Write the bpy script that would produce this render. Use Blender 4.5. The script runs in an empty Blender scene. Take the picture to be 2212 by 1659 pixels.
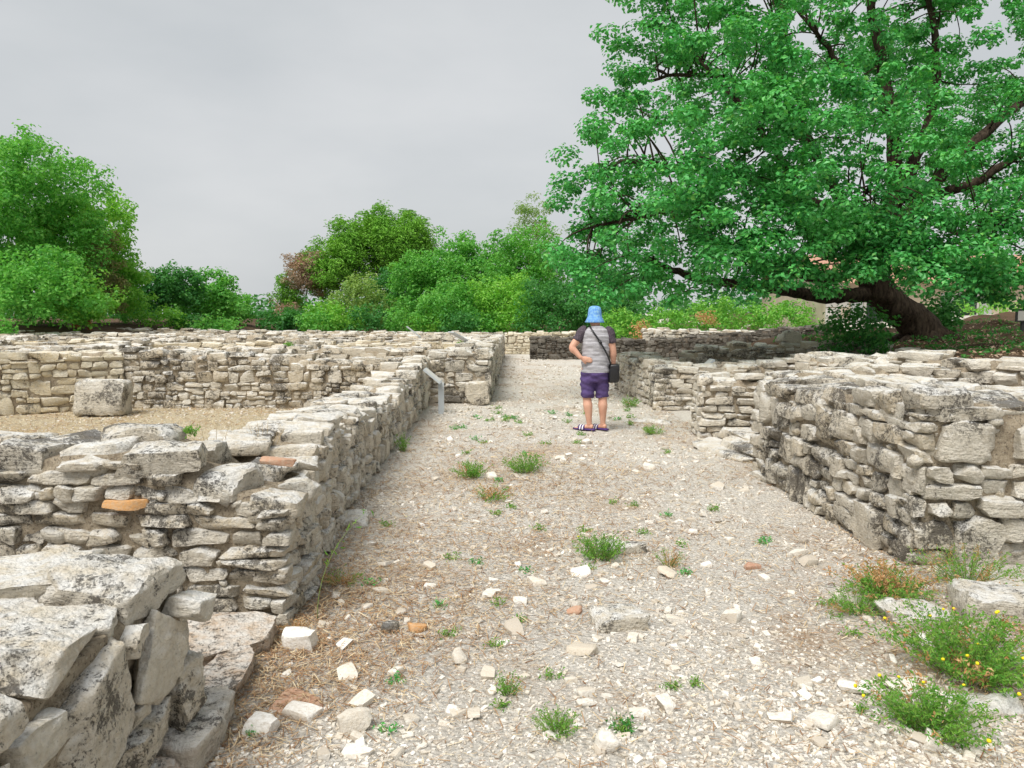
import bpy, math
import numpy as np
from mathutils import Vector, Matrix
R = math.radians
SC = bpy.context.scene
# ------------------------------------------------------------------ camera, sky, sun, exposure
CAM_H, FPX, PITCH = 1.6, 769.0, R(5.2)
cam_d = bpy.data.cameras.new('camera')
cam = bpy.data.objects.new('camera', cam_d)
SC.collection.objects.link(cam)
cam_d.sensor_width = 36.0
cam_d.lens = 36.0 * FPX / 1024.0
cam_d.clip_start, cam_d.clip_end = 0.05, 3000.0
cam.location = (0, 0, CAM_H)
cam.rotation_euler = (R(90) - PITCH, 0, 0)
SC.camera = cam
SUN_EL, SUN_AZ = R(58), R(215)          # azimuth clockwise from +Y: behind the camera, to the left
W = bpy.data.worlds.new('World'); SC.world = W; W.use_nodes = True
nt = W.node_tree; nt.nodes.clear()
sky = nt.nodes.new('ShaderNodeTexSky'); sky.sky_type = 'NISHITA'; sky.sun_disc = False
sky.sun_elevation, sky.sun_rotation = SUN_EL, SUN_AZ
sky.air_density, sky.dust_density, sky.ozone_density = 1.0, 4.0, 1.0
tc = nt.nodes.new('ShaderNodeTexCoord')
mp = nt.nodes.new('ShaderNodeMapping'); mp.inputs['Scale'].default_value = (1.0, 1.0, 2.6)
no = nt.nodes.new('ShaderNodeTexNoise'); no.inputs['Scale'].default_value = 2.2; no.inputs['Detail'].default_value = 5; no.inputs['Roughness'].default_value = 0.5
rp = nt.nodes.new('ShaderNodeValToRGB')
rp.color_ramp.elements[0].position, rp.color_ramp.elements[1].position = 0.36, 0.66
rp.color_ramp.elements[0].color = (4.55, 4.75, 4.87, 1); rp.color_ramp.elements[1].color = (5.45, 5.55, 5.62, 1)
mx = nt.nodes.new('ShaderNodeMix'); mx.data_type = 'RGBA'; mx.inputs[0].default_value = 0.93
bg = nt.nodes.new('ShaderNodeBackground'); bg.inputs['Strength'].default_value = 0.05
wo = nt.nodes.new('ShaderNodeOutputWorld')
L = nt.links.new
L(tc.outputs['Generated'], mp.inputs[0]); L(mp.outputs[0], no.inputs['Vector']); L(no.outputs[0], rp.inputs[0])
L(sky.outputs[0], mx.inputs[6]); L(rp.outputs[0], mx.inputs[7]); L(mx.outputs[2], bg.inputs[0]); L(bg.outputs[0], wo.inputs[0])
sun_d = bpy.data.lights.new('sun', 'SUN'); sun_d.energy = 1.5; sun_d.angle = R(35); sun_d.color = (1.0, 0.965, 0.905)
sun = bpy.data.objects.new('sun', sun_d); SC.collection.objects.link(sun)
sdir = Vector((math.sin(SUN_AZ) * math.cos(SUN_EL), math.cos(SUN_AZ) * math.cos(SUN_EL), math.sin(SUN_EL)))
sun.rotation_euler = sdir.to_track_quat('Z', 'Y').to_euler()
sun.location = (0, 0, 40)
vs = SC.view_settings
vs.view_transform = 'Standard'; vs.look = 'None'; vs.gamma = 1.0; vs.use_curve_mapping = False; vs.exposure = 1.42
SC.cycles.max_bounces = 8; SC.cycles.diffuse_bounces = 4; SC.cycles.transmission_bounces = 4; SC.cycles.transparent_max_bounces = 4
SC.cycles.use_denoising = True

# ------------------------------------------------------------------ helpers
C = SC.collection
rng = np.random.default_rng(11)
U = lambda a, b: float(rng.uniform(a, b))
cP, sP = math.cos(PITCH), math.sin(PITCH)
K = 1024.0 / 2212.0
def ray(dx, dy):
    a = (dx * K - 512) / FPX; b = -(dy * K - 384) / FPX
    return np.array((a, cP + b * sP, -sP + b * cP))
def atz(dx, dy, z=0.0):
    r = ray(dx, dy); t = (z - CAM_H) / r[2]; return np.array((r[0] * t, r[1] * t, z))
def aty(dx, dy, Y):
    r = ray(dx, dy); t = Y / r[1]; return np.array((r[0] * t, Y, CAM_H + r[2] * t))

class Waves:                                           # cheap smooth noise: a sum of random sine waves
    def __init__(s, n, fmin, fmax, seed, dim=3):
        g = np.random.default_rng(seed); d = g.normal(size=(n, dim)); d /= np.linalg.norm(d, axis=1)[:, None]
        f = np.exp(g.uniform(np.log(fmin), np.log(fmax), n)); s.k = d * (f * 2 * np.pi)[:, None]
        s.p = g.uniform(0, 6.283, n); s.a = (fmin / f) ** 0.6; s.a /= np.sqrt((s.a ** 2).sum() / 2)
    def __call__(s, P): return np.sin(P @ s.k.T + s.p) @ s.a * 0.6

def mesh(name, V, F, smooth=True):
    """F: an index array (m,k), or a list of index arrays of different k"""
    Fs = [f for f in (F if isinstance(F, list) else [F]) if len(f)]
    me = bpy.data.meshes.new(name); V = np.ascontiguousarray(V, dtype=np.float32)
    me.vertices.add(len(V)); me.vertices.foreach_set('co', V.ravel())
    idx = np.concatenate([np.asarray(f).ravel() for f in Fs]).astype(np.int32)
    tot = np.concatenate([np.full(len(f), np.asarray(f).shape[1]) for f in Fs])
    st = np.concatenate([[0], np.cumsum(tot)[:-1]]).astype(np.int32)
    me.loops.add(len(idx)); me.loops.foreach_set('vertex_index', idx)
    me.polygons.add(len(tot)); me.polygons.foreach_set('loop_start', st)
    me.polygons.foreach_set('use_smooth', np.full(len(tot), smooth, dtype=bool))
    me.update(calc_edges=True)
    return me
def link(name, me, mat=None, parent=None, loc=(0, 0, 0)):
    o = bpy.data.objects.new(name, me); C.objects.link(o)
    if mat is not None and me is not None and not me.materials: me.materials.append(mat)
    o.location = loc
    if parent is not None: o.parent = parent
    return o
def tag(o, label=None, cat=None, group=None, kind=None):
    if label: o['label'] = label
    if cat: o['category'] = cat
    if group: o['group'] = group
    if kind: o['kind'] = kind
    return o
def empty(name, loc): return link(name, None, None, None, tuple(loc))

class MB:                                              # collects shapes into one mesh
    def __init__(s): s.V = []; s.Q = []; s.T = []; s.n = 0
    def add(s, V, Q=None, T=None):
        V = np.asarray(V, float).reshape(-1, 3); s.V.append(V)
        if Q is not None and len(Q): s.Q.append(np.asarray(Q) + s.n)
        if T is not None and len(T): s.T.append(np.asarray(T) + s.n)
        s.n += len(V)
    def tube(s, pts, rad, seg=8, cap=True, flat=None):
        """tube through pts; rad a number, a list, or a list of (ra, rb); flat: side axis to keep the frame steady"""
        P = np.asarray(pts, float); n = len(P)
        rad = [rad] * n if np.isscalar(rad) else list(rad)
        T = np.gradient(P, axis=0); T /= np.linalg.norm(T, axis=1)[:, None] + 1e-9
        ref = np.array(flat if flat is not None else ((1, 0, 0) if abs(T[:, 2]).mean() > 0.6 else (0, 0, 1)), float)
        a = np.linspace(0, 2 * np.pi, seg, endpoint=False); V = []
        for i in range(n):
            A = ref - T[i] * (ref @ T[i]); A /= np.linalg.norm(A) + 1e-9; B = np.cross(T[i], A)
            ra, rb = (rad[i], rad[i]) if np.isscalar(rad[i]) else rad[i]
            V.append(P[i] + np.outer(np.cos(a) * ra, A) + np.outer(np.sin(a) * rb, B))
        V = np.concatenate(V); Q = []
        j = np.arange(seg); k = (j + 1) % seg
        for i in range(n - 1): Q.append(np.stack([i * seg + j, i * seg + k, (i + 1) * seg + k, (i + 1) * seg + j], 1))
        Tt = None
        if cap:
            V = np.concatenate([V, P[:1], P[-1:]]); c0 = n * seg
            Tt = np.concatenate([np.stack([k, j, np.full(seg, c0)], 1), np.stack([(n - 1) * seg + j, (n - 1) * seg + k, np.full(seg, c0 + 1)], 1)])
        s.add(V, np.concatenate(Q), Tt)
    def box(s, c, h, M=None):
        v = np.array([(x, y, z) for x in (-1, 1) for y in (-1, 1) for z in (-1, 1)], float) * np.asarray(h)
        if M is not None: v = v @ np.asarray(M).T
        s.add(v + np.asarray(c), [(0, 1, 3, 2), (4, 6, 7, 5), (0, 4, 5, 1), (2, 3, 7, 6), (0, 2, 6, 4), (1, 5, 7, 3)])
    def lathe(s, prof, seg=24, c=(0, 0, 0), sx=1, sy=1):
        a = np.linspace(0, 2 * np.pi, seg, endpoint=False); V = np.concatenate([np.stack([np.cos(a) * r * sx, np.sin(a) * r * sy, np.full(seg, z)], 1) for r, z in prof]) + np.asarray(c)
        j = np.arange(seg); k = (j + 1) % seg
        s.add(V, np.concatenate([np.stack([i * seg + j, i * seg + k, (i + 1) * seg + k, (i + 1) * seg + j], 1) for i in range(len(prof) - 1)]))
    def mesh(s, name, smooth=True): return mesh(name, np.concatenate(s.V), ([np.concatenate(s.Q)] if s.Q else []) + ([np.concatenate(s.T)] if s.T else []), smooth)
    def build(s, name, mat, parent=None, loc=(0, 0, 0), smooth=True): return link(name, s.mesh(name, smooth), mat, parent, loc)
def bez(a, b, c, n):
    t = np.linspace(0, 1, n)[:, None]; a, b, c = (np.asarray(q, float) for q in (a, b, c))
    return (1 - t) ** 2 * a + 2 * t * (1 - t) * b + t * t * c
def spline(pts, m=6):                                   # Catmull-Rom
    P = np.asarray(pts, float); P = np.vstack([2 * P[0] - P[1], P, 2 * P[-1] - P[-2]]); out = []
    for i in range(1, len(P) - 2):
        for t in np.linspace(0, 1, m, endpoint=False):
            out.append(0.5 * (2 * P[i] + (P[i + 1] - P[i - 1]) * t + (2 * P[i - 1] - 5 * P[i] + 4 * P[i + 1] - P[i + 2]) * t * t + (3 * P[i] - P[i - 1] - 3 * P[i + 1] + P[i + 2]) * t ** 3))
    return np.array(out + [P[-2]])

# ------------------------------------------------------------------ materials
class NT:
    def __init__(s, name):
        s.m = bpy.data.materials.new(name); s.m.use_nodes = True; s.t = s.m.node_tree
        s.b = s.t.nodes['Principled BSDF']; s.out = s.t.nodes['Material Output']
        s.geo = s.t.nodes.new('ShaderNodeNewGeometry'); s.pos = s.geo.outputs['Position']; s.isl = s.geo.outputs['Random Per Island']
    def l(s, a, b): s.t.links.new(a, b)
    def sock(s, inp, v):
        if hasattr(v, 'links'): s.l(v, inp)
        else: inp.default_value = v
    def noise(s, scale, detail=4, rough=0.55, vec=None, dist=0.0):
        n = s.t.nodes.new('ShaderNodeTexNoise'); n.inputs['Scale'].default_value = scale; n.inputs['Detail'].default_value = detail
        n.inputs['Roughness'].default_value = rough; n.inputs['Distortion'].default_value = dist; s.l(vec or s.pos, n.inputs['Vector']); return n.outputs[0]
    def voro(s, scale, feat='F1', out=0, vec=None):
        n = s.t.nodes.new('ShaderNodeTexVoronoi'); n.feature = feat; n.inputs['Scale'].default_value = scale; s.l(vec or s.pos, n.inputs['Vector']); return n.outputs[out]
    def ramp(s, v, stops):
        n = s.t.nodes.new('ShaderNodeValToRGB'); e = n.color_ramp.elements
        while len(e) < len(stops): e.new(0.5)
        for i, (p, c) in enumerate(stops): e[i].position = p; e[i].color = (*c, 1) if not np.isscalar(c) else (c, c, c, 1)
        s.l(v, n.inputs[0]); return n.outputs[0]
    def mix(s, f, a, b, mode='MIX'):
        n = s.t.nodes.new('ShaderNodeMix'); n.data_type = 'RGBA'; n.blend_type = mode; s.sock(n.inputs[0], f)
        for q, v in ((6, a), (7, b)): s.sock(n.inputs[q], v if hasattr(v, 'links') else (*v, 1))
        return n.outputs[2]
    def math(s, op, a, b=0.0):
        n = s.t.nodes.new('ShaderNodeMath'); n.operation = op; s.sock(n.inputs[0], a); s.sock(n.inputs[1], b); return n.outputs[0]
    def scaled(s, v):
        n = s.t.nodes.new('ShaderNodeMapping'); n.inputs['Scale'].default_value = v; s.l(s.pos, n.inputs[0]); return n.outputs[0]
    def up(s):
        n = s.t.nodes.new('ShaderNodeSeparateXYZ'); s.l(s.geo.outputs['Normal'], n.inputs[0]); return n.outputs[2]
    def bump(s, h, strength, dist):
        n = s.t.nodes.new('ShaderNodeBump'); n.inputs['Strength'].default_value = strength; n.inputs['Distance'].default_value = dist; s.l(h, n.inputs['Height']); s.l(n.outputs[0], s.b.inputs['Normal']); return s
    def done(s, col, rough=0.85, spec=0.25):
        s.sock(s.b.inputs['Base Color'], col if hasattr(col, 'links') else (*col, 1)); s.sock(s.b.inputs['Roughness'], rough); s.b.inputs['Specular IOR Level'].default_value = spec; return s.m

def stone_mat(name, c0, c1, c2, lichen, crust, white=0.6, dark=(0.05, 0.043, 0.037)):
    """pale limestone: per-stone tint, stains, grey crust on upper faces, dark lichen speckle"""
    n = NT(name)
    base = n.ramp(n.isl, [(0.0, c0), (0.4, c1), (0.72, c2), (1.0, c1)])
    st = n.noise(5.5, 5, 0.65, dist=0.4)
    base = n.mix(n.ramp(st, [(0.46, 0.0), (0.74, 0.6)]), base, tuple(0.78 * q for q in c2), 'MIX')
    base = n.mix(n.ramp(n.noise(38, 4, 0.7), [(0.35, 0.0), (0.7, white)]), base, (0.83, 0.79, 0.70))
    up = n.ramp(n.up(), [(0.15, 0.0), (0.8, 1.0)])
    cr = n.math('MULTIPLY', n.ramp(n.noise(11, 5, 0.6), [(0.36, 0.0), (0.58, 1.0)]), n.math('ADD', n.math('MULTIPLY', up, crust), 0.10))
    base = n.mix(cr, base, (0.82, 0.81, 0.775))
    area = n.math('ADD', n.noise(2.2, 5, 0.62), n.math('MULTIPLY', n.math('SUBTRACT', n.isl, 0.5), 0.07))
    sp = n.math('ADD', n.math('MULTIPLY', n.noise(30, 6, 0.8), 0.65), n.math('MULTIPLY', n.noise(110, 4, 0.75), 0.35))
    k = n.math('ADD', sp, n.math('MULTIPLY', n.math('SUBTRACT', area, 0.5), 0.75))
    dk = n.ramp(k, [(0.605 - lichen * 0.10, 0.0), (0.665 - lichen * 0.10, 0.82)])
    base = n.mix(dk, base, dark)
    gy = n.ramp(n.noise(13, 6, 0.75), [(0.5, 0.0), (0.72, 0.2 + 0.4 * lichen)])
    base = n.mix(gy, base, tuple(q * 0.47 for q in c1))
    pit = n.ramp(n.noise(150, 3, 0.6), [(0.60, 0.0), (0.72, 0.6)])
    base = n.mix(pit, base, (0.20, 0.16, 0.12))
    hgt = n.math('ADD', n.math('MULTIPLY', n.noise(24, 7, 0.68), 1.0), n.math('MULTIPLY', n.voro(60), -0.25))
    hgt = n.math('SUBTRACT', hgt, n.math('MULTIPLY', dk, 0.15))
    lay = n.noise(10, 6, 0.7, vec=n.scaled((0.8, 0.8, 4.5)), dist=0.3)
    hgt = n.math('ADD', hgt, n.math('MULTIPLY', lay, 0.9))
    n.bump(hgt, 1.0, 0.034)
    return n.done(base, 0.92, 0.15)
M_ST = stone_mat('limestone_pale', (0.68, 0.60, 0.46), (0.74, 0.68, 0.57), (0.64, 0.54, 0.39), 0.50, 0.85)
M_GREY = stone_mat('limestone_lichened', (0.56, 0.505, 0.405), (0.68, 0.62, 0.51), (0.60, 0.50, 0.345), 0.74, 0.9)
M_YEL = stone_mat('limestone_clean_yellow', (0.76, 0.66, 0.45), (0.79, 0.71, 0.53), (0.72, 0.58, 0.34), 0.10, 0.5)
M_DARK = stone_mat('limestone_oak_shade', (0.10, 0.088, 0.068), (0.145, 0.125, 0.098), (0.09, 0.073, 0.052), 0.8, 0.04, 0.05)  # dark stone of the far wall, darkened further by oak shade in the colour
def mortar_mat(name, a, b):
    n = NT(name)
    c = n.ramp(n.noise(14, 6, 0.7), [(0.3, a), (0.62, b)])
    c = n.mix(n.ramp(n.noise(70, 4, 0.7), [(0.52, 0.0), (0.66, 0.8)]), c, (0.07, 0.055, 0.045))
    c = n.mix(n.ramp(n.voro(55), [(0.12, 0.55), (0.3, 0.0)]), c, (0.62, 0.57, 0.47))
    n.bump(n.noise(45, 6, 0.75), 1.0, 0.03); return n.done(c, 0.95, 0.1)
M_MOR = mortar_mat('lime_mortar', (0.30, 0.24, 0.17), (0.55, 0.465, 0.345))
M_MORD = mortar_mat('mortar_oak_shade', (0.07, 0.055, 0.042), (0.15, 0.12, 0.09))  # mortar of the same wall, the oak's shade painted into its colour
def chip_mat(name, stops):
    n = NT(name)
    c = n.ramp(n.isl, stops); c = n.mix(n.ramp(n.noise(60, 4, 0.7), [(0.42, 0.0), (0.68, 0.6)]), c, (0.50, 0.43, 0.33))
    n.bump(n.noise(90, 4, 0.6), 0.6, 0.01); return n.done(c, 0.9, 0.15)
M_CHIP = chip_mat('limestone_chips', [(0.0, (0.58, 0.52, 0.43)), (0.3, (0.73, 0.69, 0.62)), (0.6, (0.84, 0.82, 0.78)), (0.85, (0.66, 0.59, 0.49)), (1.0, (0.40, 0.36, 0.31))])
M_BRICK = chip_mat('terracotta_shard', [(0.0, (0.46, 0.26, 0.17)), (0.5, (0.54, 0.33, 0.23)), (1.0, (0.40, 0.21, 0.14))])
def ground_mat(name, pale, tan, brown, amount):
    n = NT(name)
    patch = n.noise(0.9, 6, 0.62, dist=0.5); fine = n.noise(30, 6, 0.75)
    c = n.mix(n.ramp(fine, [(0.36, 0.0), (0.62, 1.0)]), tan, pale)
    v = n.voro(46); c = n.mix(n.ramp(v, [(0.25, 0.0), (0.55, 0.5)]), c, tuple(0.6 * q for q in tan))
    k = n.math('ADD', patch, n.math('MULTIPLY', n.math('SUBTRACT', n.noise(60, 5, 0.8), 0.5), 0.9))
    c = n.mix(n.ramp(k, [(0.50 - amount, 0.0), (0.66 - amount, 0.8)]), c, brown)
    h = n.math('ADD', n.math('MULTIPLY', n.voro(42), -0.8), n.noise(70, 5, 0.7)); n.bump(h, 1.0, 0.025)
    return n.done(c, 0.95, 0.1)
M_GR = ground_mat('gravel_earth', (0.84, 0.81, 0.75), (0.74, 0.685, 0.595), (0.44, 0.30, 0.18), -0.045)
M_STRAW = ground_mat('dry_straw_earth', (0.76, 0.68, 0.50), (0.64, 0.54, 0.36), (0.46, 0.34, 0.19), 0.0)
M_SOIL = ground_mat('leafy_soil', (0.20, 0.135, 0.085), (0.13, 0.085, 0.055), (0.075, 0.05, 0.032), 0.05)
def leaf_mat(name, stops, trans=0.48, clump=0.9, gloss=0.35, rough=0.5):
    n = NT(name)
    c = n.ramp(n.isl, stops)
    mid = stops[len(stops) // 2][1]
    c = n.mix(n.ramp(n.noise(clump, 3, 0.6), [(0.35, 0.0), (0.7, 0.6)]), c, (mid[0] * 1.5, mid[1] * 1.2, mid[2] * 1.1))
    n.sock(n.b.inputs['Base Color'], c); n.b.inputs['Roughness'].default_value = rough; n.b.inputs['Specular IOR Level'].default_value = gloss
    tr = n.t.nodes.new('ShaderNodeBsdfTranslucent'); n.l(n.mix(1.0, c, (1.0, 1.0, 0.55), 'MULTIPLY'), tr.inputs[0])
    ms = n.t.nodes.new('ShaderNodeMixShader'); ms.inputs[0].default_value = trans
    n.l(n.b.outputs[0], ms.inputs[1]); n.l(tr.outputs[0], ms.inputs[2]); n.l(ms.outputs[0], n.out.inputs[0]); return n.m
M_OAK = leaf_mat('oak_leaf', [(0.0, (0.03, 0.22, 0.055)), (0.35, (0.055, 0.34, 0.08)), (0.7, (0.095, 0.46, 0.115)), (0.92, (0.16, 0.55, 0.13)), (1.0, (0.26, 0.56, 0.11))], trans=0.33, gloss=0.5, rough=0.42)
M_LIME = leaf_mat('fresh_green_leaf', [(0.0, (0.13, 0.42, 0.05)), (0.5, (0.22, 0.56, 0.08)), (1.0, (0.36, 0.64, 0.13))])
M_MID = leaf_mat('mid_green_leaf', [(0.0, (0.075, 0.33, 0.055)), (0.5, (0.15, 0.48, 0.09)), (1.0, (0.27, 0.58, 0.13))])
M_DEEP = leaf_mat('dark_green_leaf', [(0.0, (0.035, 0.17, 0.045)), (0.5, (0.07, 0.29, 0.07)), (1.0, (0.14, 0.40, 0.10))])
M_PALE = leaf_mat('pale_green_leaf', [(0.0, (0.17, 0.36, 0.09)), (0.5, (0.27, 0.46, 0.13)), (1.0, (0.38, 0.52, 0.20))])
M_PINE = leaf_mat('pine_needle', [(0.0, (0.12, 0.30, 0.04)), (0.5, (0.19, 0.46, 0.06)), (1.0, (0.26, 0.56, 0.075))], trans=0.2)
M_DEAD = leaf_mat('dead_needle', [(0.0, (0.30, 0.22, 0.15)), (0.5, (0.42, 0.32, 0.23)), (1.0, (0.52, 0.42, 0.32))], trans=0.15)
M_OLIVE = leaf_mat('olive_brown_leaf', [(0.0, (0.11, 0.14, 0.045)), (0.5, (0.19, 0.22, 0.07)), (1.0, (0.32, 0.28, 0.12))], trans=0.2)
M_BRIGHT = leaf_mat('sunlit_shrub_leaf', [(0.0, (0.10, 0.36, 0.05)), (0.5, (0.18, 0.50, 0.08)), (1.0, (0.32, 0.58, 0.10))], trans=0.4)
M_RUST = leaf_mat('rusty_dry_leaf', [(0.0, (0.36, 0.20, 0.08)), (0.5, (0.48, 0.30, 0.14)), (1.0, (0.55, 0.42, 0.22))], trans=0.25)
M_WEED = leaf_mat('weed_leaf', [(0.0, (0.08, 0.28, 0.04)), (0.5, (0.17, 0.42, 0.07)), (1.0, (0.32, 0.50, 0.10))], clump=8)
M_STEM = NT('green_stem').done((0.22, 0.30, 0.09), 0.7)
M_DRY = NT('dry_stalk').done((0.50, 0.38, 0.20), 0.8)
M_YFL = NT('yellow_petal').done((0.85, 0.68, 0.02), 0.6)
def bark_mat(name, a, b):
    n = NT(name); v = n.scaled((1, 1, 0.25)); f = n.noise(16, 6, 0.7, vec=v)
    n.bump(f, 1.0, 0.06); return n.done(n.ramp(f, [(0.35, a), (0.68, b)]), 0.95, 0.1)
M_BARK = bark_mat('oak_bark', (0.022, 0.016, 0.012), (0.115, 0.085, 0.062))
M_BARKG = bark_mat('grey_bark', (0.12, 0.10, 0.085), (0.36, 0.31, 0.26))

# ------------------------------------------------------------------ stones
_grid = {}
def cube_grid(n):
    if n in _grid: return _grid[n]
    t = np.linspace(-1, 1, n + 1); t = np.sign(t) * np.abs(t) ** 0.7
    ids = {}; V = []; Q = []
    def vid(p):
        k = tuple(np.round(p, 5))
        if k not in ids: ids[k] = len(V); V.append(p)
        return ids[k]
    for ax in range(3):
        for sg in (-1, 1):
            for i in range(n):
                for j in range(n):
                    q = []
                    for di, dj in ((0, 0), (1, 0), (1, 1), (0, 1)):
                        p = np.zeros(3); p[ax] = sg; p[(ax + 1) % 3] = t[i + di]; p[(ax + 2) % 3] = t[j + dj]; q.append(vid(p))
                    Q.append(q if sg > 0 else q[::-1])
    _grid[n] = (np.array(V), np.array(Q)); return _grid[n]
_nz1, _nz2 = Waves(14, 2.5, 9, 3), Waves(14, 12, 34, 4)
def stone_verts(half, n, warp=0.23, chops=8, rough=1.0, k=None):
    """(N,3) half sizes -> (N,nv,3) vertices of N irregular blocks, centred on 0"""
    half = np.asarray(half, float).reshape(-1, 3); N = len(half); P, Q = cube_grid(n)
    kk = rng.uniform(7.0, 22.0, (N, 1)) if k is None else np.full((N, 1), k)
    q = np.repeat(P[None], N, 0); q = q / ((np.abs(q) ** kk[:, :, None]).sum(2) ** (1 / kk))[:, :, None]
    cw = rng.uniform(-warp, warp, (N, 2, 2, 2, 3)); w = (q + 1) / 2; d = np.zeros_like(q)
    for i in (0, 1):
        for j in (0, 1):
            for l in (0, 1):
                f = (w[..., 0] if i else 1 - w[..., 0]) * (w[..., 1] if j else 1 - w[..., 1]) * (w[..., 2] if l else 1 - w[..., 2])
                d += f[..., None] * cw[:, None, i, j, l]
    q = q + d
    for _ in range(chops):
        nn = rng.normal(size=(N, 3)); nn /= np.linalg.norm(nn, axis=1)[:, None]
        dd = np.abs(nn).sum(1) * rng.uniform(0.56, 0.9, N)
        s = np.einsum('nvk,nk->nv', q, nn) - dd[:, None]; q = q - np.maximum(s, 0)[..., None] * nn[:, None]
    X = q * half[:, None]
    off = rng.uniform(-50, 50, (N, 1, 3)); flat = (X + off).reshape(-1, 3); mn = half.min(1)
    dn = (_nz1(flat) * 0.12 + _nz2(flat) * 0.10).reshape(N, -1) * rough
    nr = q / (np.linalg.norm(q, axis=2)[..., None] + 1e-6)
    return X + nr * (dn * np.minimum(mn, 0.12)[:, None])[..., None], Q
def rotm(a, b, c):                                     # small tilts then heading
    return np.array(Matrix.Rotation(c, 3, 'Z') @ Matrix.Rotation(b, 3, 'Y') @ Matrix.Rotation(a, 3, 'X'))

def place_stones(root, specs, mat, n, limit=290, name='stone', rest_name='rubble', **kw):
    """specs: list of (centre, half, 3x3). The ones that show largest become parts of their own, the rest one part"""
    if not specs: return
    cen = np.array([s[0] for s in specs]); half = np.array([s[1] for s in specs]); M = np.array([s[2] for s in specs])
    V, Q = stone_verts(half, n, **kw); V = np.einsum('nij,nvj->nvi', M, V)
    big = np.sort(half, 1)[:, 1:].prod(1) / (cen[:, 0] ** 2 + cen[:, 1] ** 2 + 1.0); order = np.argsort(-big)
    base = np.array(root.location)
    for i in order[:limit]:
        me = mesh(name, V[i], Q); me.set_sharp_from_angle(angle=R(38)); link(name, me, mat, root, cen[i] - base)
    if len(order) > limit:
        r = order[limit:]; nv = V.shape[1]
        Vr = (V[r] + (cen[r] - base)[:, None]).reshape(-1, 3); Qr = (Q[None] + (np.arange(len(r)) * nv)[:, None, None]).reshape(-1, 4)
        me = mesh(rest_name, Vr, Qr); me.set_sharp_from_angle(angle=R(38)); tag(link(rest_name, me, mat, root), kind='stuff')

def layout(Lw, H, style, course, length):
    """cells (s, z, len, height) that tile a face Lw x H like rubble masonry"""
    out = []; z = 0.0
    while z < H:
        if style == 'coursed':
            ch = U(*course); s = U(-0.2, 0)
            while s < Lw:
                l = U(*length) * (1.0 if rng.random() < 0.75 else 0.5); 
                if ch > 0.1 and rng.random() < 0.18:
                    f = U(0.4, 0.6); out += [(s + l / 2, z + ch * f / 2, l, ch * f), (s + l / 2, z + ch * (1 + f) / 2, l, ch * (1 - f))]
                else: out.append((s + l / 2, z + ch / 2, l, ch))
                s += l
            z += ch
        else:
            bh = U(course[0] * 1.7, course[1] * 1.9); s = U(-0.2, 0)
            while s < Lw:
                l = U(*length); k = rng.choice([1, 2, 2, 3]) if bh > 0.22 else rng.choice([1, 2])
                f = rng.uniform(0.6, 1.4, k); f = f / f.sum() * bh; zz = z
                for h in f:
                    if l > 0.26 and h < 0.12 and rng.random() < 0.5 or l / h > 2.6 and rng.random() < 0.6:
                        g = U(0.35, 0.65); out += [(s + l * g / 2, zz + h / 2, l * g, h), (s + l * (1 + g) / 2, zz + h / 2, l * (1 - g), h)]
                    else: out.append((s + l / 2, zz + h / 2, l, h))
                    zz += h
                s += l
            z += bh
    return out

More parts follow.
